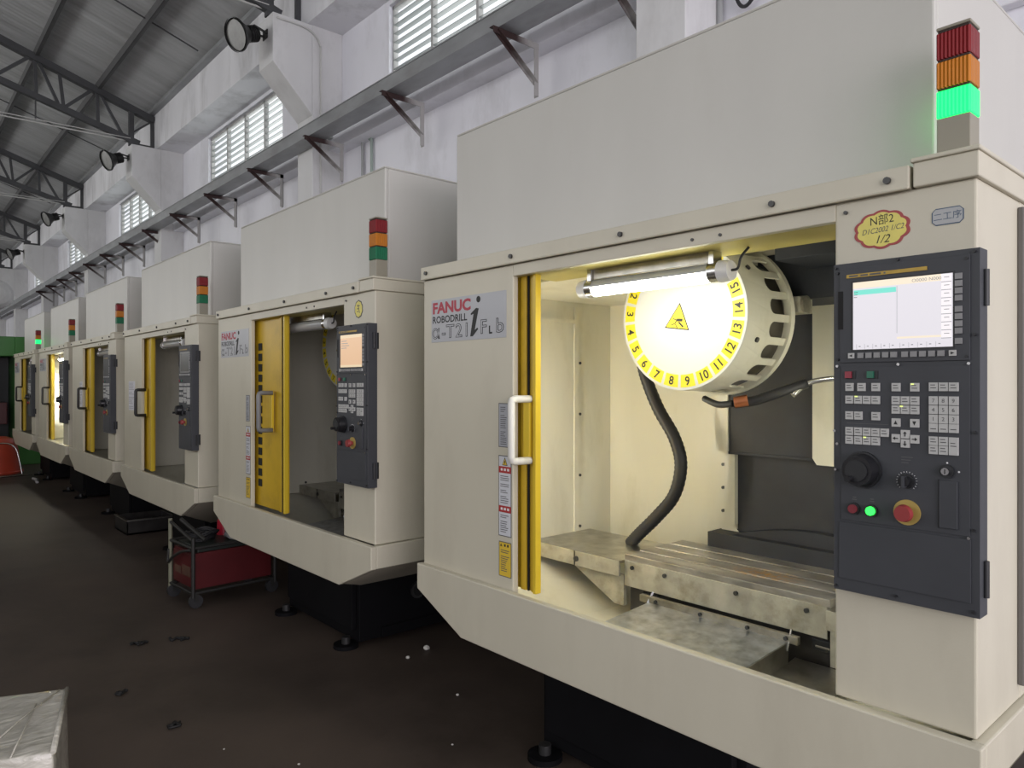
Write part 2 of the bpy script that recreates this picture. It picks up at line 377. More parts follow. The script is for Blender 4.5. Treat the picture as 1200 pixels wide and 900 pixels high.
# ------------------------------------------------------------------ machining centre
# local frame: x to the machine's right, y into the machine (0 = splash tray front), z up from the floor
CACHE = {}
def part(key, name, fn, parent, bevel=0.0, label=None):
    """mesh data of equal parts is shared between the machines"""
    if key not in CACHE: CACHE[key] = fn().mesh(name)
    o = link(name, CACHE[key], parent, bevel)
    if label: o['label'] = label
    return o

D = 1.85          # machine depth
def f_tray():
    b = MB()
    hexa = [(-1.03,.75),(-1.03,.645),(-.729,.515),(.722,.515),(1.03,.645),(1.03,.75)]
    b.prism(hexa,'y',0,.03,'cream')
    for sx in (-1,1): b.box(min(sx*1.03,sx*1.0),max(sx*1.03,sx*1.0),.03,D,.645,.75,'cream')
    # funnel shaped underside
    A = [(-1.03,.03,.645),(-.729,.03,.515),(.722,.03,.515),(1.03,.03,.645)]
    B = [(-1.03,.36,.645),(-.66,.36,.36),(.30,.36,.36),(1.03,.36,.645)]
    C = [(x,D,z) for x,y,z in B]
    for P,Q in ((A,B),(B,C)):
        for i in range(3): b.face([P[i],P[i+1],Q[i+1],Q[i]],'cream')
    return b
def f_sump():
    """inner sheet of the tray seen through the door: slopes down towards the middle"""
    b = MB()
    A = [(-.99,.03,.72),(-.80,.03,.70),(.80,.03,.70),(.99,.03,.72)]
    B = [(-.99,.14,.72),(-.55,.22,.55),(.55,.22,.55),(.99,.14,.72)]
    Cc = [(-.99,1.12,.72),(-.55,1.12,.52),(.55,1.12,.52),(.99,1.12,.72)]
    for P,Q in ((A,B),(B,Cc)):
        for i in range(3): b.face([P[i],P[i+1],Q[i+1],Q[i]],'cream_in')
    return b
def f_left_panel():
    b = MB(); b.box(-1.022,-.455,.03,.055,.70,1.93,'cream'); return b
def f_header():
    b = MB(); b.box(-.455,.715,.03,.055,1.888,1.93,'cream'); b.box(-.455,.715,.055,.25,1.888,1.93,'yellow_head'); return b
M['yellow_head'] = mat('dull_yellow_enamel', (.52,.44,.12), .4, var=.1, scale=4)
def f_cornice():
    b = MB(); b.box(-1.026,.885,.016,.10,1.932,1.984,'cream'); b.box(-1.026,.885,.012,.018,1.930,1.936,'cream')
    return b
SCREWS = [(x,.018,1.957,.008) for x in (-.985,-.45,.06,.56,.84)]+[(x,.032,1.905,.0045) for x in (.31,.40,.74)]
def f_screw(r):
    def f():
        b = MB(); b.cyl((0,0,0),(0,-.01 if r > .006 else -.006,0),r,'bolt',seg=10); return b
    return f
def f_cap():
    b = MB(); b.box(.892,1.020,.018,D,1.932,1.986,'cream'); b.box(.888,1.024,.012,D,1.986,1.996,'cream'); return b
def f_pillar():
    b = MB(); b.box(.713,1.012,.032,.34,.752,1.932,'cream'); return b
def f_side(sx):
    def f():
        b = MB()
        if sx > 0: b.box(.99,1.012,.34,D,.752,1.932,'cream'); b.box(1.012,1.026,.32,.352,.79,1.915,'rail_grey')
        else: b.box(-1.022,-1.0,.055,D,.752,1.932,'cream')
        return b
    return f
def f_top():
    b = MB(); b.box(-1.022,.885,.10,D,1.965,1.985,'cream'); b.box(-1.0,.99,D-.02,D,.66,1.965,'cream'); return b
def f_upper():
    b = MB()
    b.box(-.968,.888,.16,.18,1.986,2.55,'cream_box'); b.box(-.968,.888,1.68,1.70,1.986,2.55,'cream_box')
    b.box(-.968,-.948,.18,1.68,1.986,2.55,'cream_box'); b.box(.868,.888,.18,1.68,1.986,2.55,'cream_box')
    b.box(-.968,.888,.16,1.70,2.55,2.56,'cream_box')
    return b
def f_liner():
    b = MB()
    b.box(-.97,-.95,.11,1.13,.72,1.895,'cream_in'); b.box(.86,.88,.34,1.13,.72,1.895,'cream_in')
    b.box(-.95,.86,1.13,1.15,.72,1.99,'cream_in')
    b.box(-.97,-.27,.25,1.13,1.895,1.91,'cream_in')
    b.box(-.95,-.944,.86,.89,.74,1.87,'cream_in')                       # stiffening seam on the left wall
    b.box(-.95,-.94,.11,.87,1.79,1.81,'cream_in')
    for z in (.80,1.05,1.35,1.6): b.cyl((-.95,.90,z),(-.942,.90,z),.007,'bolt',seg=8)
    for z in (.79,): b.cyl((-.95,.62,z),(-.942,.62,z),.008,'bolt',seg=8)
    return b
def f_door(vents):
    def f():
        b = MB()
        b.box(-.95,-.377,.075,.095,.752,1.89,'yellow')
        b.box(-.455,-.425,.066,.076,.752,1.89,'yellow')
        b.box(-.380,-.364,.056,.082,.752,1.89,'yellow_bright'); b.box(-.400,-.380,.066,.082,.752,1.89,'yellow')
        b.box(-.418,-.414,.0655,.076,.752,1.89,'gap')
        if vents:
            for i in range(14):
                z = .87 + i*.064
                b.box(-.775,-.722,.070,.0745,z,z+.045,'vent')
        return b
    return f
def f_handle(k, col):
    def f():
        b = MB(); x = k
        pts = [(x+.012,.058,1.445),(x,-.005,1.445),(x,-.019,1.441),(x,-.022,1.430),(x,-.022,1.335),(x,-.022,1.240),(x,-.019,1.229),(x,-.005,1.225),(x+.012,.058,1.225)]
        b.tube(pts,.0135,col,12); return b
    return f
def f_handle_plate():
    b = MB(); b.box(-.424,-.392,.050,.066,1.215,1.455,'yellow_bright'); return b

# control panel --------------------------------------------------------------
PY = -.015
def f_panel():
    b = MB()
    b.box(.732,1.031,PY,.032,1.021,1.777,'panel')
    b.box(.748,1.014,PY-.004,PY,1.548,1.765,'panel')         # monitor bezel
    b.box(.750,1.014,PY-.003,PY,1.186,1.538,'panel')         # key plate
    b.box(.746,1.015,PY-.004,PY,1.050,1.180,'panel')         # lower cover
    b.box(.744,.756,PY-.0045,PY-.0035,1.625,1.713,'gap')     # card slot
    return b
PSCREWS = [(x,z,'panel_dark') for x,z in ((.738,1.768),(.874,1.772),(1.022,1.770),(.742,1.756),(1.008,1.757),(.742,1.556),(1.008,1.556),(1.022,1.60),(1.022,1.40),(1.02,1.20),(.738,1.03),(.87,1.033),(1.02,1.033))]
PSCREWS += [(x,z,'chrome') for x,z in ((.742,1.540),(.876,1.542),(1.012,1.541),(.736,1.39),(.742,1.36),(1.012,1.183),(.738,1.30))]
def f_panel_screw(m):
    def f():
        b = MB(); b.cyl((0,PY,0),(0,PY-.006,0),.0032,m,seg=8); return b
    return f
def key(b, x, z, w=.0172, h=.0180, m='key'):
    b.box(x-w/2,x+w/2,PY-.008,PY-.003,z-h/2,z+h/2,m)
def f_keypad():
    b = MB(); y = PY-.0082
    def legend(x, z, n=2):
        for i in range(n): b.box(x-.0055,x+.0055-.002*i,y-.0003,y+.0002,z-.003+i*.006,z-.0012+i*.006,'ink_soft')
    k = []
    k += [(x,1.492) for x in (.771,.798,.829,.872,.910)]
    k += [(x,1.463) for x in (.771,.791,.810,.829,.872,.891,.910)] + [(x,1.443) for x in (.872,.891,.910)]
    k += [(x,1.427) for x in (.771,.791,.829)] + [(x,1.391) for x in (.771,.791,.810,.829,.848)] + [(x,1.371) for x in (.771,.791,.810,.829)]
    k += [(x,1.493) for x in (.947,.966,.985)] + [(x,z) for x in (.947,.966) for z in (1.379,1.360)]
    for x,z in k: key(b,x,z); legend(x,z)
    for i,r in enumerate(('789','456','123')):
        for j,ch in enumerate(r):
            x = .947+.019*j; z = 1.464-.0193*i; key(b,x,z); b.text(ch,.008,(x,y,z-.004),'ink_soft',align='CENTER',lift=.0003)
    for j in range(3): key(b,.947+.019*j,1.4065); legend(.947+.019*j,1.4065,1)
    key(b,.985,1.3695,h=.037); legend(.985,1.372)
    for x,z,dx,dz in ((.872,1.380,-1,0),(.891,1.390,0,1),(.910,1.380,1,0),(.891,1.370,0,-1)):
        key(b,x,z)
        b.bar((x-dx*.005,y,z-dz*.005),(x+dx*.002,y,z+dz*.002),.0006,.0022,'ink',up=(dz,0,dx) if True else (0,0,1))
        px,pz = -dz,dx
        b.face([(x+dx*.006,y-.0003,z+dz*.006),(x+dx*.001+px*.004,y-.0003,z+dz*.001+pz*.004),(x+dx*.001-px*.004,y-.0003,z+dz*.001-pz*.004)],'ink')
    for x,up in ((.872,1),(.910,-1)):
        z = 1.4145; key(b,x,z)
        b.face([(x-.004,y-.0003,z-.004*up),(x+.004,y-.0003,z-.004*up),(x,y-.0003,z+.005*up)],'ink')
    b.box(.764,.855,PY-.0034,PY-.003,1.4085,1.4095,'ink_soft')
    return b
def f_led():
    b = MB(); y = PY-.0083; b.box(-.003,.003,y-.0008,y,0,.003,'led'); return b
LEDS = [(.906,1.497),(.787,1.469),(.884,1.449),(.806,1.377)]
M['led'] = emit('lit_key_lamp', (.75,.85,.25), 1.1)
def f_softkeys():
    b = MB()
    xs = [.775]+[.796+.0178*i for i in range(5)]+[.890+.0178*i for i in range(5)]+[.983]
    for i,x in enumerate(xs):
        b.box(x-.0065,x+.0065,PY-.008,PY-.004,1.5575,1.5695,'key_grey' if 0<i<11 else 'key')
    for i,x in enumerate((.775,.983)):
        d = -1 if i == 0 else 1
        b.face([(x+d*.004,PY-.0085,1.5635),(x-d*.003,PY-.0085,1.5665),(x-d*.003,PY-.0085,1.5605)],'ink')
    for z in (1.722,1.707,1.692,1.677,1.654,1.639,1.624,1.609,1.588): b.box(.9875,1.0005,PY-.008,PY-.004,z-.006,z+.006,'key_grey')
    return b
def f_screen(kind):
    def f():
        b = MB(); y = PY-.0045
        b.box(.774,.986,y-.0005,y+.0005,1.573,1.734,'panel_dark')
        x0,x1,z0,z1 = .779,.983,1.577,1.730
        base = {'white':'scr_white','orange':'scr_orange','grey':'scr_grey','dark':'panel_dark'}[kind]
        b.box(x0,x1,y-.0012,y,z0,z1,base); t = y-.0016
        def r(a,c,d,e,m,dy=0): b.box(a,c,t-dy,y-.001,d,e,m)
        if kind == 'white':
            r(x0,.961,1.716,z1,'scr_cream'); r(.781,.872,1.701,1.712,'scr_cyan')
            r(.8735,.8742,1.61,1.714,'scr_line'); r(.874,.961,1.598,1.602,'scr_cream')
            for i in range(8):
                z = 1.7295-.0168*(i+1)
                r(.9615,.9805,z+.0012,z+.0158,'scr_key'); r(.9615,.9805,z-.0004,z+.0008,'scr_line',.0002)
                r(.967,.977,z+.009,z+.0105,'scr_line',.0004)
            for i in range(10): r(.787+.0178*i+(.004 if i > 4 else 0),.7874+.0178*i+(.004 if i > 4 else 0),1.578,1.589,'scr_line',.0003)
            for i in range(10): r(.792+.0178*i+(.004 if i > 4 else 0),.796+.0178*i+(.004 if i > 4 else 0),1.583,1.585,'scr_line',.0003)
            for i in range(3): r(.781,.790-.001*i,1.7065-.0055*i,1.7075-.0055*i,'ink_soft',.0004)
            b.text('O0000 N000',.0068,(.904,t,1.7185),'scr_line',lift=.0005,sx=1.1)
        if kind == 'orange':
            r(x0,x1,1.715,z1,'scr_orange2'); r(x0,x1,1.577,1.588,'scr_orange2')
            for i in range(4): r(.79,.84+.012*(i%3),1.70-.011*i,1.703-.011*i,'scr_line',.0002)
        if kind == 'grey': r(.790,.972,1.588,1.719,'scr_grey2')
        return b
    return f
M['scr_grey2'] = mat('unlit_screen_face', (.13,.135,.13), .25, var=.05)
def f_goldstrip():
    b = MB(); b.box(.764,.934,PY-.006,PY-.004,1.7415,1.7495,'gold')
    for a,c in ((.770,.790),(.796,.812),(.816,.840),(.846,.850)): b.box(a,c,PY-.0064,PY-.006,1.7435,1.7472,'ink_soft')
    return b
def f_rockers(i):
    def f():
        b = MB()
        x,m = ((.770,'red_rocker'),(.819,'green_rocker'))[i]
        b.box(x-.009,x+.014,PY-.005,PY-.003,1.511,1.529,'panel_dark'); b.box(x-.008,x+.006,PY-.010,PY-.005,1.5125,1.5275,m)
        return b
    return f
def f_handwheel():
    b = MB(); c = (.801,1.305)
    b.cyl((c[0],PY-.003,c[1]),(c[0],PY-.012,c[1]),.041,'panel_dark',seg=40)
    b.cyl((c[0],PY-.012,c[1]),(c[0],PY-.040,c[1]),.037,'black_knob',r1=.033,seg=40)
    b.cyl((c[0],PY-.040,c[1]),(c[0],PY-.044,c[1]),.024,'panel_dark',seg=32)
    b.cyl((c[0]-.012,PY-.040,c[1]-.018),(c[0]-.012,PY-.060,c[1]-.018),.007,'black_knob',seg=14)
    return b
M['black_knob'] = mat('glossy_black_knob', (.013,.013,.015), .3, var=.1)
def f_override():
    b = MB(); c = (.893,1.288)
    b.cyl((c[0],PY-.003,c[1]),(c[0],PY-.008,c[1]),.016,'panel_dark',seg=24); b.cyl((c[0],PY-.008,c[1]),(c[0],PY-.024,c[1]),.011,'black_knob',seg=20)
    b.box(c[0]-.003,c[0]+.003,PY-.027,PY-.010,c[1]-.012,c[1]+.012,'panel')
    for i in range(17):
        a = -.75*PI + i*1.5*PI/16 + PI/2
        p = (c[0]+.019*math.cos(a), c[1]+.019*math.sin(a)); q = (c[0]+.0215*math.cos(a), c[1]+.0215*math.sin(a))
        b.bar((p[0],PY-.0036,p[1]),(q[0],PY-.0036,q[1]),.001,.0008,'white_ink')
    for i in range(3): b.box(.882,.905-.004*i,PY-.0036,PY-.003,1.339-.006*i,1.3405-.006*i,'ink_soft')
    return b
def f_estop():
    b = MB(); c = (.894,1.2205)
    b.cyl((c[0],PY-.003,c[1]),(c[0],PY-.007,c[1]),.0275,'estop_ring',seg=36)
    b.cyl((c[0],PY-.007,c[1]),(c[0],PY-.022,c[1]),.010,'estop',seg=20)
    b.cyl((c[0],PY-.022,c[1]),(c[0],PY-.034,c[1]),.019,'estop',r1=.0165,seg=30)
    return b
def f_push(i):
    def f():
        b = MB(); x,m = ((.781,'red_button'),(.820,'green_button'))[i]
        b.cyl((x,PY-.003,1.2145),(x,PY-.010,1.2145),.0135,'panel_dark',seg=24); b.cyl((x,PY-.010,1.2145),(x,PY-.016,1.2145),.0098,m,seg=24)
        b.box(x-.005,x+.005,PY-.0036,PY-.003,1.234,1.236,'ink_soft'); b.box(x-.004,x+.004,PY-.0036,PY-.003,1.239,1.241,'ink_soft')
        return b
    return f
def f_keyswitch():
    b = MB(); c = (.972,1.317)
    b.cyl((c[0],PY-.003,c[1]),(c[0],PY-.010,c[1]),.014,'panel_dark',seg=24); b.cyl((c[0],PY-.010,c[1]),(c[0],PY-.018,c[1]),.0075,'chrome',seg=20)
    b.box(c[0]-.001,c[0]+.001,PY-.0184,PY-.0178,c[1]-.005,c[1]+.005,'ink')
    for dx,dz in ((.022,0),(0,.017)): b.cyl((c[0]+dx,PY-.003,c[1]+dz),(c[0]+dx,PY-.0036,c[1]+dz),.002,'white_ink',seg=8)
    return b
def f_flap():
    b = MB(); b.box(.958,.992,PY-.009,PY-.003,1.198,1.297,'panel'); b.box(.955,.957,PY-.0045,PY-.003,1.196,1.299,'panel_dark'); return b
def f_hinge(z):
    def f():
        b = MB(); b.box(1.012,1.022,.012,.046,z,z+.075,'panel_dark'); b.cyl((1.033,.014,z),(1.033,.014,z+.075),.007,'panel_dark',seg=10); return b
    return f

# signs and stickers --------------------------------------------------------
def f_nameplate():
    b = MB(); y = .0285
    b.box(-.965,-.492,y,.031,1.669,1.842,'plate')
    y -= .0004
    b.text('FANUC',.042,(-.957,y,1.787),'red_ink',offset=.0025,sx=1.26)
    b.text('ROBODRILL',.027,(-.957,y,1.747),'ink',offset=.0008,sx=1.10)
    for st,h,x,z,sx in (('α',.052,-.962,1.684,1.15),('-',.052,-.893,1.684,1.2),('T',.052,-.862,1.684,1.2),('2',.052,-.800,1.684,1.2),('1',.052,-.748,1.684,1.1),('F',.052,-.645,1.690,1.2),('b',.052,-.552,1.690,1.3)):
        b.text(st,h,(x,y,z),'ink',offset=.0016,sx=sx); b.text(st,h,(x,y,z),'plate',offset=-.0010,sx=sx,lift=.0006)
    b.text('L',.028,(-.592,y,1.688),'ink',offset=.0014)
    # tall italic i
    b.face([(-.705,y,1.682),(-.688,y,1.682),(-.655,y,1.708),(-.660,y,1.714),(-.676,y,1.706),(-.652,y,1.787),(-.668,y,1.790),(-.702,y,1.770),(-.700,y,1.764),(-.684,y,1.768)],'ink')
    b.cyl((-.654,y,1.822),(-.654,y+.0003,1.822),.0125,'ink',seg=20)
    return b
def textbars(b, x0, x1, z0, z1, y, key, dz=.0075, seed=1):
    r = random.Random(seed); z = z1-.006
    while z > z0+.003:
        if r.random() > .12: b.box(x0+.006, x0+.006+(x1-x0-.012)*r.uniform(.55,1), y-.0003, y+.0001, z-.0028, z, key)
        z -= dz
def f_label(i):
    def f():
        b = MB(); y = .0288
        if i == 0:
            b.box(-.535,-.478,y,.0302,1.266,1.428,'ink_soft'); b.box(-.532,-.481,y-.0003,y,1.269,1.425,'label_grey'); textbars(b,-.530,-.483,1.275,1.42,y-.0003,'ink_soft',seed=3)
        elif i == 1:
            b.box(-.535,-.464,y,.0302,.940,1.236,'ink_soft'); b.box(-.532,-.467,y-.0003,y,.943,1.233,'label_white')
            b.face([(-.514,y-.0006,1.200),(-.484,y-.0006,1.200),(-.499,y-.0006,1.230)],'ink'); b.face([(-.510,y-.0009,1.2025),(-.488,y-.0009,1.2025),(-.499,y-.0009,1.2245)],'label_yellow')
            b.box(-.501,-.497,y-.0012,y-.0009,1.206,1.217,'ink')
            for z in (1.172,1.028): 
                b.box(-.533,-.466,y-.0006,y,z,z+.024,'label_red')
                for k in range(3): b.box(-.522+.018*k,-.511+.018*k,y-.0009,y-.0005,z+.008,z+.017,'white_ink')
            textbars(b,-.530,-.469,1.056,1.168,y-.0003,'ink_soft',seed=5); textbars(b,-.530,-.469,.948,1.024,y-.0003,'ink_soft',seed=6)
        else:
            b.box(-.533,-.464,y,.0302,.792,.920,'ink_soft'); b.box(-.530,-.467,y-.0003,y,.795,.917,'label_yellow')
            b.face([(-.526,y-.0006,.902),(-.514,y-.0006,.902),(-.520,y-.0006,.913)],'ink')
            for k in range(2): b.box(-.503+.016*k,-.494+.016*k,y-.0006,y-.0002,.903,.912,'ink')
            textbars(b,-.528,-.469,.80,.896,y-.0003,'ink_soft',seed=8)
        return b
    return f
def f_flower(hand):
    def f():
        b = MB(); y = .0305; c = (.821,1.853) if hand else (.862,1.855)
        rx,rz = (.058,.041) if hand else (.036,.040)
        def ring(s):
            return [(c[0]+s*rx*(1+.09*abs(math.sin(5*a)))*math.cos(a), c[1]+s*rz*(1+.09*abs(math.sin(5*a)))*math.sin(a)) for a in [2*PI*i/80 for i in range(80)]]
        b.prism(ring(1),'y',y,y+.0015,'flower_red' if hand else 'ink_soft'); b.prism(ring(.88),'y',y-.0004,y,'flower_yellow')
        t = y-.0006
        if hand:
            b.text('N部2',.018,(c[0]-.026,t,c[1]+.012),'ink',rot=.03,sx=.9); b.text('D1C2002 1/C2',.012,(c[0]-.044,t,c[1]-.008),'ink_soft',rot=.04,shear=.3,sx=.85); b.text('1/2',.018,(c[0]-.016,t,c[1]-.031),'ink',shear=.3)
        else:
            for k in range(3): b.box(c[0]-.014,c[0]+.012-.006*k,t,t+.0004,c[1]+.014-.014*k,c[1]+.018-.014*k,'ink_soft')
            b.bar((c[0]+.01,t,c[1]-.018),(c[0]-.004,t,c[1]+.022),.0006,.004,'ink_soft')
        return b
    return f
def f_tagblue():
    b = MB(); y = .0308; x0,x1,z0,z1 = .926,.988,1.842,1.879; e = .008
    def octo(d): return [(x0+e,z0+d),(x1-e,z0+d),(x1-d,z0+e),(x1-d,z1-e),(x1-e,z1-d),(x0+e,z1-d),(x0+d,z1-e),(x0+d,z0+e)]
    b.prism(octo(0),'y',y,y+.001,'blue_ink'); b.prism(octo(.0022),'y',y-.0003,y,'label_tag')
    b.text('二工序',.013,((x0+x1)/2,y-.0006,z0+.012),'blue_ink',align='CENTER',rot=.03)
    return b
M['label_tag'] = mat('pale_blue_grey_tag', (.42,.43,.43), .5, var=.03)
def f_paper(x0,x1,z0,z1):
    def f():
        b = MB(); b.box(x0,x1,.0275,.0295,z0,z1,'paper'); textbars(b,x0,x1,z0+.01,z1-.01,.0275,'ink_soft',.014,seed=11); return b
    return f

# beacon ---------------------------------------------------------------------
def f_beacon_base():
    b = MB(); b.box(.930,.995,.048,.108,1.994,2.079,'beacon_base'); return b
def f_beacon(z0, m):
    def f():
        b = MB(); b.box(.929,.996,.047,.109,z0,z0+.0585,m); b.box(.931,.994,.049,.107,z0+.0585,z0+.064,'beacon_gap'); return b
    return f
M['beacon_gap'] = mat('dark_lens_gasket', (.05,.035,.03), .5, var=0)
def f_beacon_cap():
    b = MB(); b.box(.929,.996,.047,.109,2.271,2.278,'beacon_base'); return b

# inside ---------------------------------------------------------------------
TC = (.009, 1.733)
def f_magazine():
    """tool magazine drum: open-slotted skirt, rear rim and dark core"""
    b = MB(); n = 21; w = 2*PI/n; k = b.mi('cream_in'); hs = .0265
    def Rr(y): return .256 + (.268-.256)*(y-.402)/(.66-.402)
    def P(a, y, dr=0): r = Rr(y)-dr; return (TC[0]+r*math.cos(a), y, TC[1]+r*math.sin(a))
    for i in range(n):
        a0 = (i+.33)*w; hw = w/2; ha = hs/.262
        out = [(-hw,.402),(-hw/2,.402),(0,.402),(hw/2,.402),(hw,.402),(hw,.645),(ha,.645),(ha,.555)]
        out += [(ha*math.cos(t),.555-hs*math.sin(t)) for t in [PI*j/8 for j in range(1,8)]]
        out += [(-ha,.555),(-ha,.645),(-hw,.645)]
        for dr in (0,.007):
            f = b.face([P(a0+a,y,dr) for a,y in out],'cream_in')
        m = len(out)
        for j in range(m):
            if j in (0,1,2,3): continue
            (a,y),(c,d) = out[j],out[(j+1)%m]
            b.face([P(a0+a,y),P(a0+c,d),P(a0+c,d,.007),P(a0+a,y,.007)],'cream_in')
    seg = 84
    for r0,r1,y0,y1,key in ((.276,.276,.640,.665,'cream_in'),(.250,.250,.665,.640,'cream_in')):
        for i in range(seg):
            a,c = 2*PI*i/seg, 2*PI*(i+1)/seg
            f = b.face([(TC[0]+r0*math.cos(a),y0,TC[1]+r0*math.sin(a)),(TC[0]+r0*math.cos(c),y0,TC[1]+r0*math.sin(c)),(TC[0]+r1*math.cos(c),y1,TC[1]+r1*math.sin(c)),(TC[0]+r1*math.cos(a),y1,TC[1]+r1*math.sin(a))],key,True)
    for y in (.640,.665):
        for i in range(seg):
            a,c = 2*PI*i/seg, 2*PI*(i+1)/seg
            b.face([(TC[0]+q*math.cos(t),y,TC[1]+q*math.sin(t)) for q,t in ((.250,a),(.250,c),(.276,c),(.276,a))],'cream_in')
    b.cyl((TC[0],.41,TC[1]),(TC[0],.70,TC[1]),.225,'magazine_core',seg=48)
    for t in (-.35,.62): b.cyl(P(t,.47),(P(t,.47)[0]+.006*math.cos(t),.47,P(t,.47)[2]+.006*math.sin(t)),.009,'bolt',seg=10)
    return b
M['magazine_core'] = mat('dark_core_finish', (.10,.09,.07), .5, var=.3, scale=12)  # dark core behind the skirt slots makes them read dark
def f_faceplate():
    b = MB(); b.cyl((TC[0],.396,TC[1]),(TC[0],.402,TC[1]),.256,'disc',seg=84)
    y = .3955; r0,r1 = .203,.247; n = 21; st = 2*PI/n
    for i in range(n):
        a = math.radians(-83) + i*st; h = st*.42
        ar = [a-h+2*h*j/4 for j in range(5)]
        b.face([(TC[0]+r1*math.cos(t),y,TC[1]+r1*math.sin(t)) for t in ar]+[(TC[0]+r0*math.cos(t),y,TC[1]+r0*math.sin(t)) for t in ar[::-1]],'ring_yellow')
        num = (8+i) % 21 + 1; u = a+PI        # glyph 'up' points to the hub
        rot = u-PI/2; rb = .2395
        b.text(str(num),.029,(TC[0]+rb*math.cos(a),y-.0004,TC[1]+rb*math.sin(a)),'ink',rot=rot,align='CENTER',sx=.95,offset=.0008)
    # pinch-hazard triangle
    def tri(s, dy):
        c = (TC[0]-.012,TC[1]-.012); ro = math.radians(-8)
        p = [(0,.060*s),(-.052*s,-.032*s),(.052*s,-.032*s)]
        return [(c[0]+q[0]*math.cos(ro)-q[1]*math.sin(ro),y-dy,c[1]+q[0]*math.sin(ro)+q[1]*math.cos(ro)) for q in p]
    b.face(tri(1,.0006),'ink'); b.face(tri(.88,.0012),'ring_yellow')
    c = (TC[0]-.012,TC[1]-.018)
    for p,q,t in (((.020,.004),(-.004,.006),.010),((-.004,.006),(-.020,.012),.003),((-.004,.006),(-.012,-.006),.003),((-.012,-.006),(-.026,-.010),.003),((.004,-.002),(.022,-.020),.006),((-.010,-.008),(-.002,-.022),.003)):
        b.bar((c[0]+p[0],y-.0016,c[1]+p[1]),(c[0]+q[0],y-.0016,c[1]+q[1]),.0006,t,'ink')
    return b
def f_spindle():
    b = MB()
    b.box(.10,.85,.74,1.02,1.795,1.985,'navy')
    b.box(.30,.86,.50,.74,1.90,1.985,'navy'); b.box(.24,.86,.26,.50,1.975,1.985,'navy')
    b.bar((.42,.70,1.89),(.56,.70,1.80),.006,.010,'steel')
    return b
def f_toolchanger():
    b = MB(); b.box(.205,.29,.68,.78,1.745,1.80,'apron'); b.cyl((.15,.72,1.775),(.30,.72,1.775),.03,'iron',seg=16); return b
def f_waycover():
    b = MB()
    b.box(-.200,.25,1.03,1.10,1.20,1.98,'navy')
    b.box(-.185,.62,1.075,1.125,.86,1.20,'navy'); b.box(-.20,.60,1.025,1.05,1.20,1.212,'navy')
    b.box(-.275,.66,.985,1.13,.79,.865,'navy')
    ar = [(-.18+.72*i/16, .865+.055*math.sin(PI*i/16)) for i in range(17)]
    b.prism(ar+[(.54,.864),(-.18,.864)],'y',1.03,1.078,'navy')
    return b
def f_wayframe(i):
    def f():
        b = MB()
        if i == 0:
            b.box(-.262,-.20,1.02,1.13,1.205,1.98,'cream_in'); b.box(-.235,-.185,1.05,1.13,.90,1.205,'cream_in'); b.face([(-.255,1.06,.90),(-.20,1.06,.90),(-.17,1.06,.868),(-.255,1.06,.868)],'cream_in')
            for z in (.95,1.05,1.15): b.cyl((-.245,1.06,z),(-.245,1.052,z),.007,'bolt',seg=8)
        else: b.prism([(.188,1.80),(.188,1.215),(.205,1.19),(.30,1.19),(.30,1.80)],'y',.985,1.02,'cream_in')
        return b
    return f
def f_hose():
    pts = [(-.53,.85,1.68),(-.524,.85,1.611),(-.496,.85,1.516),(-.431,.85,1.387),(-.35,.85,1.27),(-.316,.85,1.156),(-.35,.85,1.026),(-.44,.85,.923),(-.534,.85,.835),(-.59,.85,.779)]
    b = MB(); b.tube(smoothpath(pts,12),.026,'hose',12,rib=.08); return b
def f_nozzle():
    b = MB()
    b.tube(smoothpath([(.30,.62,1.46),(.33,.66,1.50),(.40,.68,1.515),(.50,.68,1.52),(.535,.68,1.535),(.545,.68,1.58),(.55,.68,1.66),(.58,.70,1.72)],6),.009,'chrome',8)
    b.tube(smoothpath([(.545,.68,1.60),(.55,.68,1.67),(.59,.70,1.74),(.66,.72,1.76)],6),.013,'hose',8)
    b.tube(smoothpath([(.12,.55,1.43),(.18,.58,1.44),(.25,.60,1.465),(.33,.66,1.50)],5),.017,'hose',8)
    b.cyl((.125,.545,1.434),(.165,.566,1.442),.020,'copper',seg=12)
    b.tube(smoothpath([(-.02,.58,1.445),(.05,.56,1.425),(.12,.55,1.43)],5),.012,'hose',8)
    return b
def f_table():
    """T-slotted worktable"""
    b = MB(); x0,x1 = -.416,.434
    ys = [.605,.690,.702,.792,.804,.895,.907,1.0]
    for i in range(0,8,2): b.box(x0,x1,ys[i],ys[i+1],.757,.803,'table')
    b.box(x0,x1,.605,1.0,.750,.760,'iron_dark')
    return b
def f_apron():
    b = MB(); b.box(-.412,.428,.598,.605,.676,.780,'apron')
    for x in (-.37,-.21,.10,.36): b.cyl((x,.598,.755),(x,.590,.755),.008,'bolt',seg=10)
    return b
def f_xcover(sx):
    def f():
        b = MB(); a,c = (-.945,-.418) if sx < 0 else (.436,.855)
        b.box(a,c,.575,.97,.765,.778,'steel'); b.box(a,c,.570,.580,.715,.778,'apron')
        b.prism([(a if sx > 0 else c,.715),((a+.30) if sx > 0 else (c-.30),.715),((a+.05) if sx > 0 else (c-.05),.59),(a if sx > 0 else c,.59)],'y',.60,.62,'apron')
        b.cyl((a+.29,.57,.745),(a+.29,.562,.745),.012,'bolt',seg=10)
        b.box(a+.275,a+.282,.568,.5705,.715,.778,'gap')
        return b
    return f
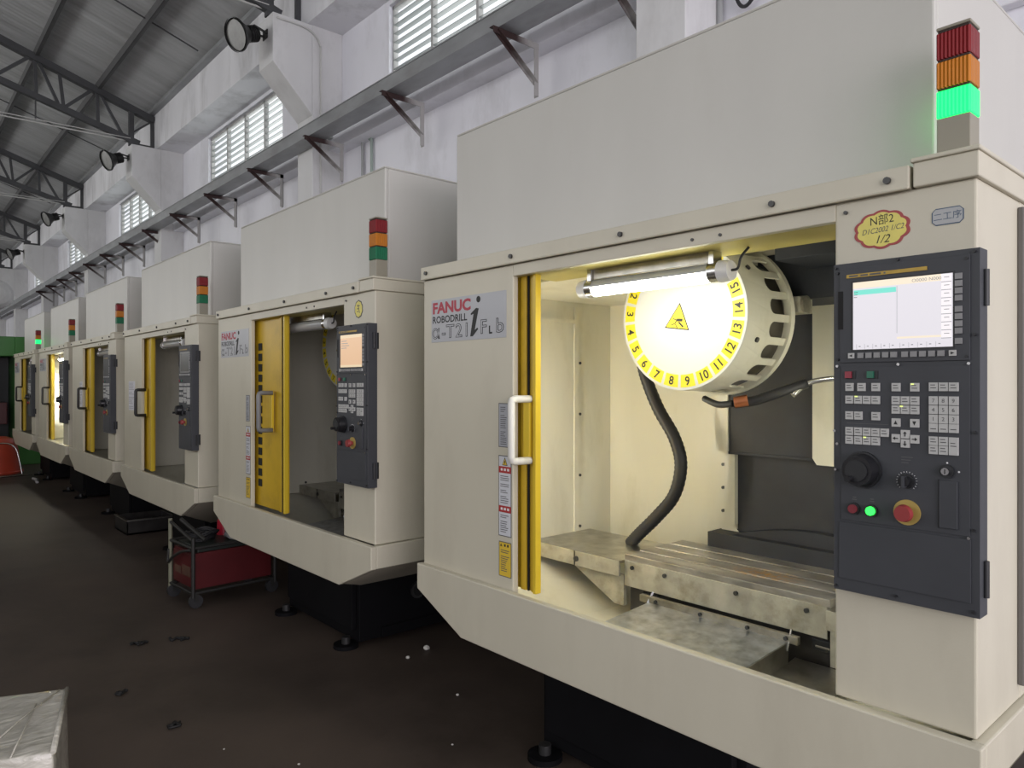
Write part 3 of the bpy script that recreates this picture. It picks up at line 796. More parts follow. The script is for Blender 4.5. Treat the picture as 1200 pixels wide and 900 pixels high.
def f_saddle():
    b = MB(); b.box(-.40,.62,.62,.98,.55,.757,'iron_dark')
    for x in (-.33,.37): b.box(x,x+.075,.612,.622,.628,.664,'panel_dark'); b.box(x+.012,x+.060,.609,.613,.638,.645,'iron')
    b.box(-.30,.35,.555,.575,.645,.672,'iron')
    for x in (-.22,-.02,.17,.31): b.cyl((x,.555,.660),(x,.548,.660),.007,'bolt',seg=8)
    return b
M['iron_dark'] = mat('black_oily_casting', (.035,.032,.03), .4, .3, var=.4, scale=10)
def f_chute():
    b = MB()
    b.prism([(.22,.618),(.56,.643),(.56,.650),(.22,.625)],'x',-.257,.316,'steel_plate')
    b.prism([(.22,.53),(.55,.53),(.56,.648),(.22,.622)],'x',.306,.318,'steel'); b.prism([(.22,.53),(.55,.53),(.56,.648),(.22,.622)],'x',-.259,-.250,'steel')
    b.bar((-.262,.55,.64),(-.245,.57,.690),.006,.008,'chrome'); b.bar((.318,.55,.62),(.322,.57,.690),.006,.008,'chrome')
    b.prism([(.36,.55),(.60,.58),(.60,.588),(.36,.558)],'x',.318,.52,'steel')
    return b
def f_pedestal():
    b = MB(); b.box(-.64,.285,.36,1.70,.03,.50,'black_base'); b.box(-.60,.25,.33,.36,.10,.44,'black_base')
    b.cyl((.285,.75,.26),(.30,.75,.26),.05,'bolt',seg=20); b.cyl((.285,.75,.26),(.301,.75,.26),.035,'gap',seg=20)
    b.box(.285,.30,.50,1.60,.03,.09,'black_base')
    return b
def f_foot(x,y):
    def f():
        b = MB(); b.cyl((x,y,0),(x,y,.022),.07,'black_base',seg=20); b.cyl((x,y,.022),(x,y,.06),.025,'bolt',seg=12); return b
    return f
def f_tube(lit):
    def f():
        b = MB(); r = .028; kk = 'lamp_lit' if lit else 'lamp_off'; n = 24
        for i in range(n):
            a,c = 2*PI*i/n,2*PI*(i+1)/n
            up = math.sin((a+c)/2) > -.05
            b.face([(-.175,.15+r*math.cos(a),1.826+r*math.sin(a)),(.305,.15+r*math.cos(a),1.826+r*math.sin(a)),(.305,.15+r*math.cos(c),1.826+r*math.sin(c)),(-.175,.15+r*math.cos(c),1.826+r*math.sin(c))],'tube_glass' if up else kk,True)
        return b
    return f
def f_lampends(k):
    def f():
        b = MB(); s = -1 if k == 0 else 1; x = -.175 if k == 0 else .305
        b.cyl((x-s*.012,.15,1.826),(x+s*.02,.15,1.826),.031,'chrome',seg=20); b.cyl((x+s*.02,.15,1.826),(x+s*.055,.15,1.826),.033,'white_plastic',r1=.029,seg=20)
        b.box(x-.008,x+.008,.128,.172,1.85,1.89,'chrome')
        if k == 1: b.tube(smoothpath([(x+.055,.15,1.826),(x+.075,.15,1.83),(x+.085,.15,1.86),(x+.11,.15,1.885)],5),.004,'cable',6)
        return b
    return f
def f_fill_tube(lit,side):  # added out-of-view tubes that brighten the interior where lit
    def f():
        b = MB(); x,y,m,w = ((-.84,.135,'fill_lit_left',-.955),(.80,.43,'fill_lit_right',.862))[side]
        b.cyl((x,y,1.62),(x,y,1.02),.020,m if lit else 'lamp_off',seg=16)
        for z in (1.63,1.01): b.cyl((x,y,z-.02),(x,y,z+.02),.028,'white_plastic',seg=16); b.box(min(x,w),max(x,w),y-.01,y+.01,z-.01,z+.01,'steel')
        return b
    return f
M['fill_lit_right'] = emit('added_fill_glow_dim', (1.0,.98,.88), 22)
M['fill_lit_left'] = emit('added_fill_glow', (1.0,1.0,.93), 50)
def f_lampback():
    b = MB(); b.box(-.165,.295,.140,.160,1.856,1.888,'steel'); return b

def machine(i, label, cfg):
    off = [0,2.434,4.883,7.257,9.546,11.965][i]
    t = thing('machining_center', label, 'machine', (-1.51-off,1.70,0), 0, 'machining centers standing in one row')
    part('tray','splash_tray',f_tray,t,.004); part('sump','sump_liner',f_sump,t)
    part('lp','left_front_panel',f_left_panel,t,.004); part('hd','header_panel',f_header,t,.002)
    cn = part('cn','cornice',f_cornice,t,.003); 
    for x,y,z,r in SCREWS: part('cs%f' % r,'screw_head',f_screw(r),cn).location = (x,y,z)
    part('cap','pillar_cap',f_cap,t,.003); part('pl','control_pillar',f_pillar,t,.005)
    part('sr','side_panel',f_side(1),t,.003); part('sl','side_panel',f_side(-1),t,.003)
    part('tp','rear_housing',f_top,t); part('up','upper_enclosure',f_upper,t,.006)
    part('ln','interior_liner',f_liner,t)
    dx = cfg.get('door',0.0)
    d = part('dr%d' % cfg.get('vents',0),'sliding_door',f_door(cfg.get('vents',0)),t,.002,'yellow-edged sliding door pushed open'); d.location.x = dx
    hc = cfg.get('handle','black_handle')
    h = part('h'+hc,'door_handle',f_handle(-.405,hc),d,0,{'white_handle':'white bow handle','grey_handle':'grey bow handle','black_handle':'black bow handle'}[hc]); h.location.x = cfg.get('hx',0.0)-dx
    hp = part('hp','handle_plate',f_handle_plate,d,.002); hp.location.x = cfg.get('hx',0.0)-dx
    p = part('pan','control_panel',f_panel,t,.0015,'charcoal control panel')
    part('scr'+cfg['screen'],'screen',f_screen(cfg['screen']),p,0,{'white':'lit white screen','orange':'lit tan screen','grey':'grey unlit screen','dark':'dark unlit screen'}[cfg['screen']])
    part('key','keypad',f_keypad,p); part('soft','soft_keys',f_softkeys,p); part('gs','badge_strip',f_goldstrip,p)
    for x,z,m in (PSCREWS if i < 2 else []): part('psc'+m,'panel_screw',f_panel_screw(m),p).location = (x,0,z)
    part('rk0','rocker_switch',f_rockers(0),p,0,'red rocker'); part('rk1','rocker_switch',f_rockers(1),p,0,'green rocker')
    part('hw','handwheel',f_handwheel,p); part('ov','override_knob',f_override,p); part('es','emergency_stop',f_estop,p,0,'red mushroom button on a yellow collar')
    part('pb0','push_button',f_push(0),p,0,'dark red button')
    if i == 0: part('pb1','push_button',f_push(1),p,0,'lit green button')
    for x,z in (LEDS if i == 0 else []): part('led','key_lamp',f_led,p).location = (x,0,z)
    part('ks','key_switch',f_keyswitch,p); part('fl','socket_flap',f_flap,p,.002)
    for z in (1.66,1.06): part('hg%f' % z,'hinge',f_hinge(z),p)
    if cfg.get('plate',True): part('np','name_plate',f_nameplate,t,0,'silver name plate with red and black lettering')
    if cfg.get('labels'):
        for k,l in enumerate(('silver data sticker','white caution sticker with red bands','yellow caution sticker')): part('lb%d' % k,'sticker',f_label(k),t,0,l)
    if i == 0:
        part('fw','sticker',f_flower(True),t,0,'yellow scalloped sticker with handwriting'); part('tb','sticker',f_tagblue,t,0,'small blue-edged tag with handwriting')
    if i == 1: part('fw2','sticker',f_flower(False),t,0,'round yellow scalloped sticker')
    if cfg.get('paper'): part('pp%d' % i,'paper_sheet',f_paper(*cfg['paper']),t)
    s = part('bb','signal_tower',f_beacon_base,t,.002)
    for nm,z0 in (('green',2.080),('amber',2.1435),('red',2.207)):
        k = nm+('_on' if nm == 'green' and cfg.get('green') else '_off')
        part('bl'+k,'beacon_lens',f_beacon(z0,k),s,.003,('lit ' if k.endswith('_on') else '')+nm+' lens')
    part('bc','beacon_cap',f_beacon_cap,s,.002)
    mg = part('mag','tool_magazine',f_magazine,t); part('fp','number_plate',f_faceplate,mg,0,'white disc with a ring of numbered yellow tabs')
    part('sp','spindle_cover',f_spindle,t,.004); part('tcg','tool_gripper',f_toolchanger,t,.003)
    part('wc','way_cover',f_waycover,t,.003)
    for k in (0,1): part('wf%d' % k,'guide_strip',f_wayframe(k),t)
    part('hs','coolant_hose',f_hose,t); part('nz','coolant_nozzle',f_nozzle,t)
    tb = part('tab','work_table',f_table,t,.002); part('apr','table_apron',f_apron,tb,.002)
    part('xl','table_cover',f_xcover(-1),tb,.002); part('xr','table_cover',f_xcover(1),tb,.002)
    part('sad','saddle',f_saddle,t,.003); part('chu','chip_chute',f_chute,t,.001)
    pd = part('ped','pedestal',f_pedestal,t,.004)
    for k,(x,y) in enumerate(((.22,.31),(-.58,.31))): part('ft%d' % k,'leveling_foot',f_foot(x,y),pd)
    lit = cfg.get('lamp',False)
    lb = part('lback','work_lamp',f_lampback,t); part('tube%d' % lit,'lamp_tube',f_tube(lit),lb,0,'lit fluorescent tube' if lit else 'unlit tube')
    [part('added_fill%d%d' % (lit,q),'added_fill_tube',f_fill_tube(lit,q),t) for q in (0,1)]
    for k in (0,1): part('le%d' % k,'lamp_end',f_lampends(k),lb)
    return t
machine(0,'nearest cream machining center with lit white lamp and numbered disc inside',dict(screen='white',handle='white_handle',labels=True,green=True,lamp=True))
machine(1,'cream machining center with tan screen, grey door handle and wide yellow vented door',dict(screen='orange',handle='grey_handle',labels=True,door=.33,hx=.195,vents=1))
machine(2,'cream machining center with white paper on its panel, just past the red cart',dict(screen='grey',plate=False,door=.105,hx=-.02,paper=(-.86,-.66,1.26,1.52)))
machine(3,'fourth cream machining center from the lit nearest one, small narrow notice beside its handle',dict(screen='dark',plate=False,door=.19,hx=.0,paper=(-.60,-.47,1.24,1.52)))
machine(4,'far cream machining center whose doorway glows yellow from its lit lamp',dict(screen='dark',door=.12,lamp=True))
machine(5,'farthest cream machining center, beside the green machine, green beacon lit',dict(screen='dark',door=.10,green=True))

# ------------------------------------------------------------------ hall
XE, XF = 3.2, -47.0
EAVE_Y, EAVE_Z, SLOPE, RIDGE_Y = 3.80, 6.45, .335, -3.0
OPP_Y = 2*RIDGE_Y - 4.25
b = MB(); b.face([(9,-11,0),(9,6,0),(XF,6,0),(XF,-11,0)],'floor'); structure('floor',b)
wins = [(3.9,6.9),(9.68,12.68),(15.7,18.7),(21.7,24.7),(27.7,30.7),(33.7,36.7),(39.7,42.7)]
WZ0, WZ1 = 4.83, 5.67
b = MB()
b.box(XF,XE,4.25,4.49,0,WZ0,'wall'); b.box(XF,XE,4.25,4.49,WZ1,6.45,'wall')
edge = [-XE]+[v for w in wins for v in w]+[-XF]
for k in range(0,len(edge),2): b.box(-edge[k+1],-edge[k],4.25,4.49,WZ0,WZ1,'wall')
structure('wall_right',b)
b = MB(); b.box(XF,12,OPP_Y-.24,OPP_Y,0,3.0,'wall'); b.box(XF,12,OPP_Y-.24,OPP_Y,6.0,6.5,'wall')
for k in range(15): b.box(XF+4*k,XF+4*k+.6,OPP_Y-.24,OPP_Y,3.0,6.0,'wall')
structure('wall_left',b)
b = MB(); b.box(-40,-5.2,-3.6,-3.5,0,2.5,'light_blocker'); structure('wall_added_blocker',b)  # added unseen board keeping low daylight off the lower machine fronts
b = MB(); b.box(XF-.24,XF,-10.4,4.49,0,8.8,'wall'); structure('wall_far',b)
cols = [2.93,8.16,14.2,20.2,26.4,32.4,38.4,44.4]
for k,u in enumerate(cols):
    b = MB(); b.box(-u-.2,-u+.2,3.86,4.25,0,6.40,'column')
    b.prism([(3.86,4.655),(3.38,5.16),(3.38,5.72),(3.86,5.72)],'x',-u-.2,-u+.2,'column')
    structure('column_%d' % (k+1),b,.008)
# ring ledge between the columns, below the cable tray
for k in range(len(cols)-1):
    b = MB(); b.box(-cols[k+1]+.2,-cols[k]-.2,4.07,4.25,4.28,4.62,'wall'); structure('ledge_%d' % (k+1),b)
# deep eaves beam over the windows
b = MB(); b.box(XF,XE,3.80,4.25,5.72,6.40,'beam'); structure('beam_eaves',b)
b = MB(); b.box(XF,XE,3.70,3.80,6.36,6.42,'galv'); structure('trim_eaves',b)
# roof
b = MB()
rz = lambda y: EAVE_Z+SLOPE*(EAVE_Y-y)
b.face([(XE,4.6,rz(4.6)),(XF,4.6,rz(4.6)),(XF,RIDGE_Y,rz(RIDGE_Y)),(XE,RIDGE_Y,rz(RIDGE_Y))],'roof')
b.face([(XE,RIDGE_Y,rz(RIDGE_Y)),(XF,RIDGE_Y,rz(RIDGE_Y)),(XF,OPP_Y-.35,rz(4.6)),(XE,OPP_Y-.35,rz(4.6))],'roof')
structure('ceiling',b)
PURL = [2.88,1.97,1.06,.15,-.76,-1.67,-2.58]
b = MB()
for y in PURL:
    z = rz(y); b.face([(XE,y+.06,z-.02),(XF,y+.06,z-.02),(XF,y+.34,z-.02-SLOPE*.28),(XE,y+.34,z-.02-SLOPE*.28)],'roof_strip')
structure('ceiling_strips',b)
for k,y in enumerate(PURL):
    b = MB(); z = rz(y)-.03
    b.box(XF,XE,y-.005,y+.005,z-.13,z,'purlin'); b.box(XF,XE,y,y+.05,z-.13,z-.122,'purlin'); b.box(XF,XE,y,y+.05,z-.008,z,'purlin')
    structure('beam_purlin_%d' % (k+1),b)
# windows
for k,(u0,u1) in enumerate(wins):
    root = None
    b = MB(); x0,x1 = -u1,-u0; y0,y1 = 4.30,4.36
    b.box(x0,x1,y0,y1,WZ0,WZ0+.035,'win_frame'); b.box(x0,x1,y0,y1,WZ1-.035,WZ1,'win_frame')
    n = 4 if k else 4
    for j in range(n+1):
        x = x0+(x1-x0)*j/n; b.box(max(x-.018,x0),min(x+.018,x1),y0,y1,WZ0,WZ1,'win_frame')
    root = structure('window_%d' % (k+1),b)
    b = MB()
    for j in range(n):
        a = x0+(x1-x0)*j/n+.02; c = x0+(x1-x0)*(j+1)/n-.02
        for s in range(8):
            z = WZ0+.045+s*.097; tl = R.uniform(-.012,.012)
            b.prism([(4.300,z),(4.300,z+.005),(4.362,z+.010+tl*.5),(4.362,z+.005+tl*.5)],'x',a,c,'louvre')
    lo = link('louvre_blades',b.mesh('louvre_blades'),root); lo['label'] = 'frosted glass louvre blades tilted open'
    b = MB(); b.box(x0-.02,x1+.02,4.20,4.30,WZ0-.05,WZ0,'wall'); link('sill',b.mesh('sill'),root)
# trusses
TR = ['nearest','second','third','fourth','fifth','sixth','seventh']
for k,u in enumerate(cols[1:]):
    x = -u
    t = thing('roof_truss','dark steel roof truss bearing on the %s bracketed column of the window wall' % ['near','next','third','fourth','fifth','sixth','seventh'][k],'truss',(x,3.6,5.72),0,'roof trusses')
    def W(mb,y0,z0,y1,z1,w,h,key='truss'): mb.bar((0,y0-3.6,z0-5.72),(0,y1-3.6,z1-5.72),w,h,key,up=(1,0,0))
    top = lambda y: rz(y)-.22
    bot = lambda y: 5.80+.34*(3.50-y) if y > -2 else 5.80+.34*5.5
    def seg(nm,fn):
        mb = MB(); fn(mb); return link(nm,mb.mesh(nm),t)
    def chords(mb): W(mb,3.80,top(3.80)+.04,RIDGE_Y,top(RIDGE_Y)+.04,.11,.13)
    seg('top_chord',chords)
    seg('bottom_chord',lambda mb: W(mb,3.55,5.80,RIDGE_Y,bot(RIDGE_Y),.10,.09))
    seg('end_frame',lambda mb: (W(mb,3.78,5.74,3.78,6.28,.08,.05), W(mb,3.42,5.74,3.42,top(3.42),.08,.08), W(mb,3.40,5.76,3.80,5.76,.08,.04), W(mb,3.76,6.25,3.44,5.98,.03,.03)))
    nodes = [3.42,2.88,2.42,1.97,1.5,1.06,.6,.15,-.3,-.76,-1.2,-1.67,-2.2]
    def web(mb):
        for j in range(len(nodes)-1):
            a,c = nodes[j],nodes[j+1]
            if j % 2 == 0: W(mb,c+.05,top(c+.05),a-.12,bot(a-.12),.05,.045); W(mb,c,top(c),c+.02,bot(c+.25),.05,.04)
            else: W(mb,a-.08,top(a-.08),c-.02,bot(c-.02),.05,.045); W(mb,c-.04,bot(c-.04),c-.10,top(c-.10),.05,.04)
    seg('web_members',web)
    def tie(mb):
        mb.cyl((0,-.2,.10),(0,-6.6,.10),.012,'conduit',seg=8); mb.cyl((.04,-.2,.14),(.04,-6.6,.14),.008,'conduit',seg=8)
    seg('tie_rod',tie)
    seg('hanger_rod',lambda mb: (mb.cyl((0,-1.62,.14),(0,-1.62,.66),.012,'truss',seg=8), mb.cyl((0,-2.9,.14),(0,-2.9,1.05),.012,'truss',seg=8)))
# sag rods half way between trusses
for k in range(len(cols)-1):
    u = (cols[k]+cols[k+1])/2; b = MB(); b.cyl((0,0,0),(0,-6.6,6.6*SLOPE),.012,'truss',seg=6)
    o = link('sag_rod',b.mesh('sag_rod')); o.location = (-u,3.6,rz(3.6)-.07)
    tag(o,'thin dark rod under the roof sheets midway between two trusses','rod','sag rods between purlins')
# high bay lamps on the column brackets
for k,u in enumerate(cols[1:6]):
    t = thing('high_bay_lamp',['black high bay lamp high up, nearest of the lamps along the window wall','second black high bay lamp along the window wall','third black high bay lamp along the window wall','fourth black high bay lamp along the window wall','farthest black high bay lamp along the window wall'][k],'lamp',(-u,3.38,5.52),0,'lamps on the column brackets')
    d = Vector((.22,-.90,-.42)).normalized(); c0 = Vector((.0,-.12,-.02))
    b = MB(); b.cyl(c0,c0+d*.13,.075,'black_lamp',seg=18)
    for q in range(6): b.cyl(c0+d*(.005+.02*q),c0+d*(.013+.02*q),.092,'black_lamp',seg=18)
    link('lamp_body',b.mesh('lamp_body'),t)
    b = MB(); b.cyl(c0+d*.12,c0+d*.27,.085,'black_lamp',r1=.175,seg=28,caps=False); b.cyl(c0+d*.265,c0+d*.285,.181,'black_lamp',seg=28,caps=False); b.cyl(c0+d*.285,c0+d*.265,.161,'black_lamp',seg=28,caps=False)
    link('reflector',b.mesh('reflector'),t)
    b = MB(); b.cyl(c0+d*.262,c0+d*.268,.163,'lamp_glass',seg=28); o = link('lens',b.mesh('lens'),t); o['label'] = 'dusty grey glass lens'
    b = MB(); b.box(-.06,.06,-.012,0,-.05,.05,'black_lamp'); b.bar((-.05,0,0),(-.085,-.18,.0),.02,.02,'black_lamp'); b.bar((.05,0,0),(.10,-.18,.02),.02,.02,'black_lamp')
    link('bracket',b.mesh('bracket'),t)
# cable tray and its brackets
b = MB(); xt0,xt1 = -46.0,-1.9
b.box(xt0,xt1,3.64,3.648,4.275,4.410,'galv'); b.box(xt0,xt1,3.842,3.85,4.275,4.410,'galv'); b.box(xt0,xt1,3.648,3.842,4.275,4.283,'galv'); b.box(xt0,xt1,3.632,3.66,4.405,4.414,'galv')
o = link('cable_tray',b.mesh('cable_tray')); tag(o,'long grey galvanised cable tray running along the window wall','cable tray')
ords = ['first','second','third','fourth','fifth','sixth','seventh','eighth','ninth','tenth','eleventh','twelfth','thirteenth','fourteenth','fifteenth']
us = [3.23]+[4.33+1.644*j for j in range(14)]
bme = None
for j,u in enumerate(us):
    if bme is None:
        b = MB()
        b.box(-.025,.025,-.40,.082,-.006,0,'bracket'); b.box(.019,.025,-.40,.082,-.05,0,'bracket')
        b.box(-.025,.025,.074,.080,-.43,0,'bracket'); b.box(.019,.025,.035,.080,-.43,0,'bracket')
        b.bar((.022,-.36,-.02),(.022,.06,-.32),.006,.045,'bracket',up=(1,0,0)); b.bar((.0,-.36,-.02),(.0,.06,-.32),.045,.006,'bracket',up=(1,0,0))
        bme = b.mesh('wall_mount_bracket')
    o = link('wall_mount_bracket',bme); o.location = (-u,3.988,4.273)
    tag(o,'rusty steel angle bracket under the cable tray, %s from the camera' % ords[j],'bracket','brackets under the cable tray')
# conduits
def conduit(name,label,pts,r,key,cat='pipe'):
    b = MB(); b.tube(smoothpath(pts,6),r,key,8); o = link(name,b.mesh(name)); return tag(o,label,cat)
conduit('wall_conduit','grey conduit down the wall above the second machine, bending towards the column',[(-7.42,4.22,2.0),(-7.42,4.22,4.20),(-7.44,4.22,4.32),(-7.55,4.22,4.40),(-7.93,4.05,4.42)],.018,'pipe_grey')
conduit('wall_conduit','pale green conduit beside the grey one above the second machine',[(-7.22,4.22,2.0),(-7.22,4.22,4.18),(-7.25,4.22,4.27),(-7.38,4.22,4.31),(-7.90,4.18,4.31)],.018,'conduit_green')
conduit('wall_conduit','grey conduit on the wall above the nearest machine',[(-2.71,4.22,2.2),(-2.71,4.22,4.3),(-2.71,4.22,5.0)],.022,'pipe_grey')
conduit('lamp_conduit','white lamp conduit curving over the side of the near bracketed column',[(-7.945,3.42,5.66),(-7.945,3.70,5.66),(-7.945,3.86,5.62),(-7.945,3.95,5.50),(-7.945,3.96,5.2),(-7.945,3.96,2.75)],.012,'conduit')  # thin conduit pipe from the lamp down the column side
conduit('hanging_cable','black cable loop hanging on the wall behind the nearest machine',[(-2.66,4.2,4.6),(-2.60,4.2,4.1),(-2.53,4.2,3.93),(-2.44,4.2,4.0),(-2.40,4.2,4.3),(-2.40,4.2,4.7)],.012,'cable','cable')
b = MB(); b.box(-2.2,2.9,4.17,4.25,3.36,3.60,'wall'); structure('trim_wall',b,.01)
# round white vent duct near the far columns
t = thing('ventilation_duct','rounded white duct end hanging high up at the far end of the hall','duct',(-24.2,2.45,3.90))
b = MB(); pr = [(0,.02),(.03,.16),(.10,.28),(.22,.36),(.40,.38),(1.6,.38)]
for (a,r0),(c,r1) in zip(pr,pr[1:]): b.cyl((.8-a,0,0),(.8-c,0,0),r0,'column',r1=r1,seg=24,caps=False)
b.cyl((-.8,0,0),(-.81,0,0),.38,'column',seg=24)
link('duct_shell',b.mesh('duct_shell'),t)
b = MB()
for x in (-.6,.3): b.cyl((x,0,.37),(x,0,rz(2.45)-3.90),.012,'truss',seg=6)
link('hanger_rods',b.mesh('hanger_rods'),t)

# ------------------------------------------------------------------ things in the hall
# green machine at the end of the row
t = thing('green_machine','tall green machine with dark recessed doorway at the far end of the row','machine',(-16.0,1.30,0),math.radians(90))
def gp(nm,fn,bevel=.01):
    b = MB(); fn(b); return link(nm,b.mesh(nm),t,bevel)
gp('housing',lambda b: (b.box(-1.2,1.2,.9,2.3,0,2.36,'green'), b.box(-1.2,-.9,0,.9,0,2.36,'green'), b.box(.62,1.2,0,.9,0,2.36,'green'), b.box(-.9,.62,0,.9,2.0,2.36,'green'), b.box(-.9,.62,0,.9,0,.34,'green')))
gp('interior_panel',lambda b: b.box(-.9,.62,.86,.9,.34,2.0,'panel_dark'))
gp('sliding_window',lambda b: (b.box(-.30,-.24,.02,.06,.34,2.0,'green'), b.box(.05,.30,.30,.60,.34,1.75,'iron_dark'), b.box(.30,.36,.1,.14,.9,1.9,'galv')))
gp('clamp',lambda b: b.box(.38,.52,.20,.36,.75,1.15,'cart_red'))
gp('handle',lambda b: b.tube([(.75,-.02,1.35),(.75,-.07,1.35),(.75,-.07,1.6),(.75,-.02,1.6)],.015,'white_plastic'))
# wall fan
t = thing('pedestal_fan','round grey wire fan standing up behind the farthest machine','fan',(-19.6,2.62,0))
b = MB(); ring = lambda r,y: [(r*math.cos(2*PI*i/28),y,2.64+r*math.sin(2*PI*i/28)) for i in range(29)]
b.tube(ring(.30,0),.010,'pipe_grey',6); b.tube(ring(.30,.12),.010,'pipe_grey',6); b.tube(ring(.16,-.03),.006,'pipe_grey',6)
for i in range(16):
    a = 2*PI*i/16; b.cyl((0,-.04,2.64),(.3*math.cos(a),0,2.64+.3*math.sin(a)),.004,'pipe_grey',seg=5)
link('wire_guard',b.mesh('wire_guard'),t)
b = MB()
for i in range(3):
    a = 2*PI*i/3; b.bar((0,.05,2.64),(.25*math.cos(a),.07,2.64+.25*math.sin(a)),.02,.13,'pipe_grey',up=(0,1,.5))
link('blades',b.mesh('blades'),t)
b = MB(); b.cyl((0,.06,2.64),(0,.25,2.64),.09,'pipe_grey'); b.cyl((0,.2,.05),(0,.2,2.64),.03,'truss'); b.cyl((0,.2,0),(0,.2,.05),.28,'truss',seg=24); link('stand',b.mesh('stand'),t)

# red tub and a bent tube frame leaning in front of it
t = thing('plastic_tub','orange-red plastic tub turned upside down beside the green machine','tub',(-14.75,1.47,0))
b = MB(); pr = [(.0,.40),(.05,.385),(.40,.34),(.52,.31),(.58,.26),(.61,.18),(.62,0.001)]
for (z0,r0),(z1,r1) in zip(pr,pr[1:]): b.cyl((0,0,z0),(0,0,z1),r0,'chair_red',r1=r1,seg=28,caps=False)
link('body',b.mesh('body'),t)
b = MB(); ringp = [(.40*math.cos(2*PI*i/28),.40*math.sin(2*PI*i/28),.03) for i in range(29)]; b.tube(ringp,.022,'chair_red',8); link('rim',b.mesh('rim'),t)
t = thing('tube_frame','bent thin metal tube frame standing in front of the orange-red tub','frame',(-14.1,1.50,0),math.radians(10))
b = MB(); b.tube(smoothpath([(.10,-.27,.0),(.05,-.24,.25),(.02,-.20,.44),(.0,-.12,.52),(.0,.0,.54),(.0,.12,.52),(.02,.20,.44),(.05,.24,.25),(.10,.27,.0)],5),.012,'chrome',8); link('hoop',b.mesh('hoop'),t)
b = MB(); b.cyl((.10,-.40,.014),(.10,.40,.014),.012,'chrome',seg=8); link('foot_bar',b.mesh('foot_bar'),t)
# pale leg-like stand at the picture's edge
t = thing('folding_stand','white folding stand with splayed legs on the far aisle floor','stand',(-13.0,1.16,0))
b = MB(); b.bar((.0,.19,0),(-.03,.0,.72),.03,.03,'white_plastic'); link('leg',b.mesh('leg'),t)
b = MB(); b.bar((.0,-.30,0),(-.03,-.08,.72),.03,.03,'white_plastic'); link('leg',b.mesh('leg'),t)
b = MB(); b.box(-.10,.04,-.30,.16,.72,.75,'white_plastic'); link('top',b.mesh('top'),t,.004)

# red tool cart
t = thing('welder_cart','dark red welder on a wheeled tube cart piled with cables','cart',(-5.24,1.86,0),math.radians(4))
def cp(nm,fn,bevel=0.0,label=None):
    b = MB(); fn(b); o = link(nm,b.mesh(nm),t,bevel)
    if label: o['label'] = label
    return o
def frame(b):
    for x in (-.20,.20):
        for y in (-.29,.29):
            b.cyl((x,y,.07),(x,y,.55 if x < 0 else .47),.014,'cart_pale' if (x < 0 and y < 0) else 'cart_frame',seg=8)
    for z in (.10,.40):
        for x in (-.20,.20): b.cyl((x,-.29,z),(x,.29,z),.011,'cart_frame',seg=8)
        for y in (-.29,.29): b.cyl((-.20,y,z),(.20,y,z),.011,'cart_frame',seg=8)
    b.cyl((-.20,-.29,.53),(.20,-.29,.45),.011,'cart_frame',seg=8); b.cyl((-.06,-.27,.56),(.18,-.20,.44),.014,'cart_frame',seg=8)
    b.tube(smoothpath([(-.20,-.30,.34),(-.19,-.31,.25),(-.10,-.31,.30),(.05,-.31,.36),(.19,-.30,.39)],5),.010,'cart_frame',8)
cp('frame',frame)
cp('welder_body',lambda b: (b.box(-.18,.18,-.27,.27,.12,.36,'cart_red'), b.box(-.182,.182,-.276,-.27,.13,.345,'cart_red'), b.box(-.02,.12,-.279,-.276,.19,.26,'cart_label'), b.box(-.15,-.04,-.279,-.276,.19,.24,'cart_label')),.008,'dark red welder body')
cp('top_cover',lambda b: b.box(-.17,.17,-.25,.26,.36,.40,'cart_top'),.006)
for x in (-.19,.19):
    for y in (-.27,.27):
        def caster(b,x=x,y=y): b.cyl((x-.014,y,.045),(x+.014,y,.045),.045,'hose',seg=18); b.box(x-.02,x+.02,y-.012,y+.012,.045,.10,'cart_frame')
        cp('caster',caster)
rr = random.Random(4)
def coil(kind,cx,cy):
    def f(b):
        for q in range(5):
            a0 = rr.uniform(0,6); r = rr.uniform(.06,.085); pts = []
            for i in range(26):
                a = a0+i*.27; pts.append((cx+r*math.cos(a),cy+r*1.25*math.sin(a)+rr.uniform(-.006,.006),.415+.012*q+.010*math.sin(3*a)))
            b.tube(pts,.009,kind,7)
    return f
def cable_thing(name,label,kind,cx,cy):
    o = thing(name,label,'cable',(-5.24,1.86,0),math.radians(4)); b = MB(); coil(kind,cx,cy)(b); link('coil',b.mesh('coil'),o); return o
cable_thing('welding_cable','black welding cable heaped on the dark red cart','cable',-.03,-.14)
cable_thing('welding_cable','grey welding cable coiled on top of the dark red cart','grey_cable',.06,.09)
o = thing('spray_bottle','small red plastic bottle with white cap standing on the cart','bottle',(-5.37,1.915,.402))
b = MB(); b.cyl((0,0,0),(0,0,.10),.055,'bottle_red',r1=.050,seg=18); b.cyl((0,0,.10),(0,0,.155),.050,'bottle_red',r1=.016,seg=18); link('body',b.mesh('body'),o)
b = MB(); b.cyl((0,0,.155),(0,0,.185),.016,'white_plastic',seg=12); link('cap',b.mesh('cap'),o)
o = thing('work_glove','crumpled off-white cloth glove lying on the cables of the cart','glove',(-5.36,2.04,.420),.6)
b = MB()
for p,q,r in (((-.06,0,.012),(.03,.01,.016),.026),((.03,.02,.014),(.09,.05,.012),.011),((.03,.0,.014),(.10,.01,.012),.011),((.03,-.02,.014),(.09,-.03,.012),.011),((-.02,-.02,.014),(.03,-.07,.012),.012)): b.tube(smoothpath([p,((p[0]+q[0])/2,(p[1]+q[1])/2,.02),q],4),r,'glove',8)
link('palm_and_fingers',b.mesh('palm_and_fingers'),o)

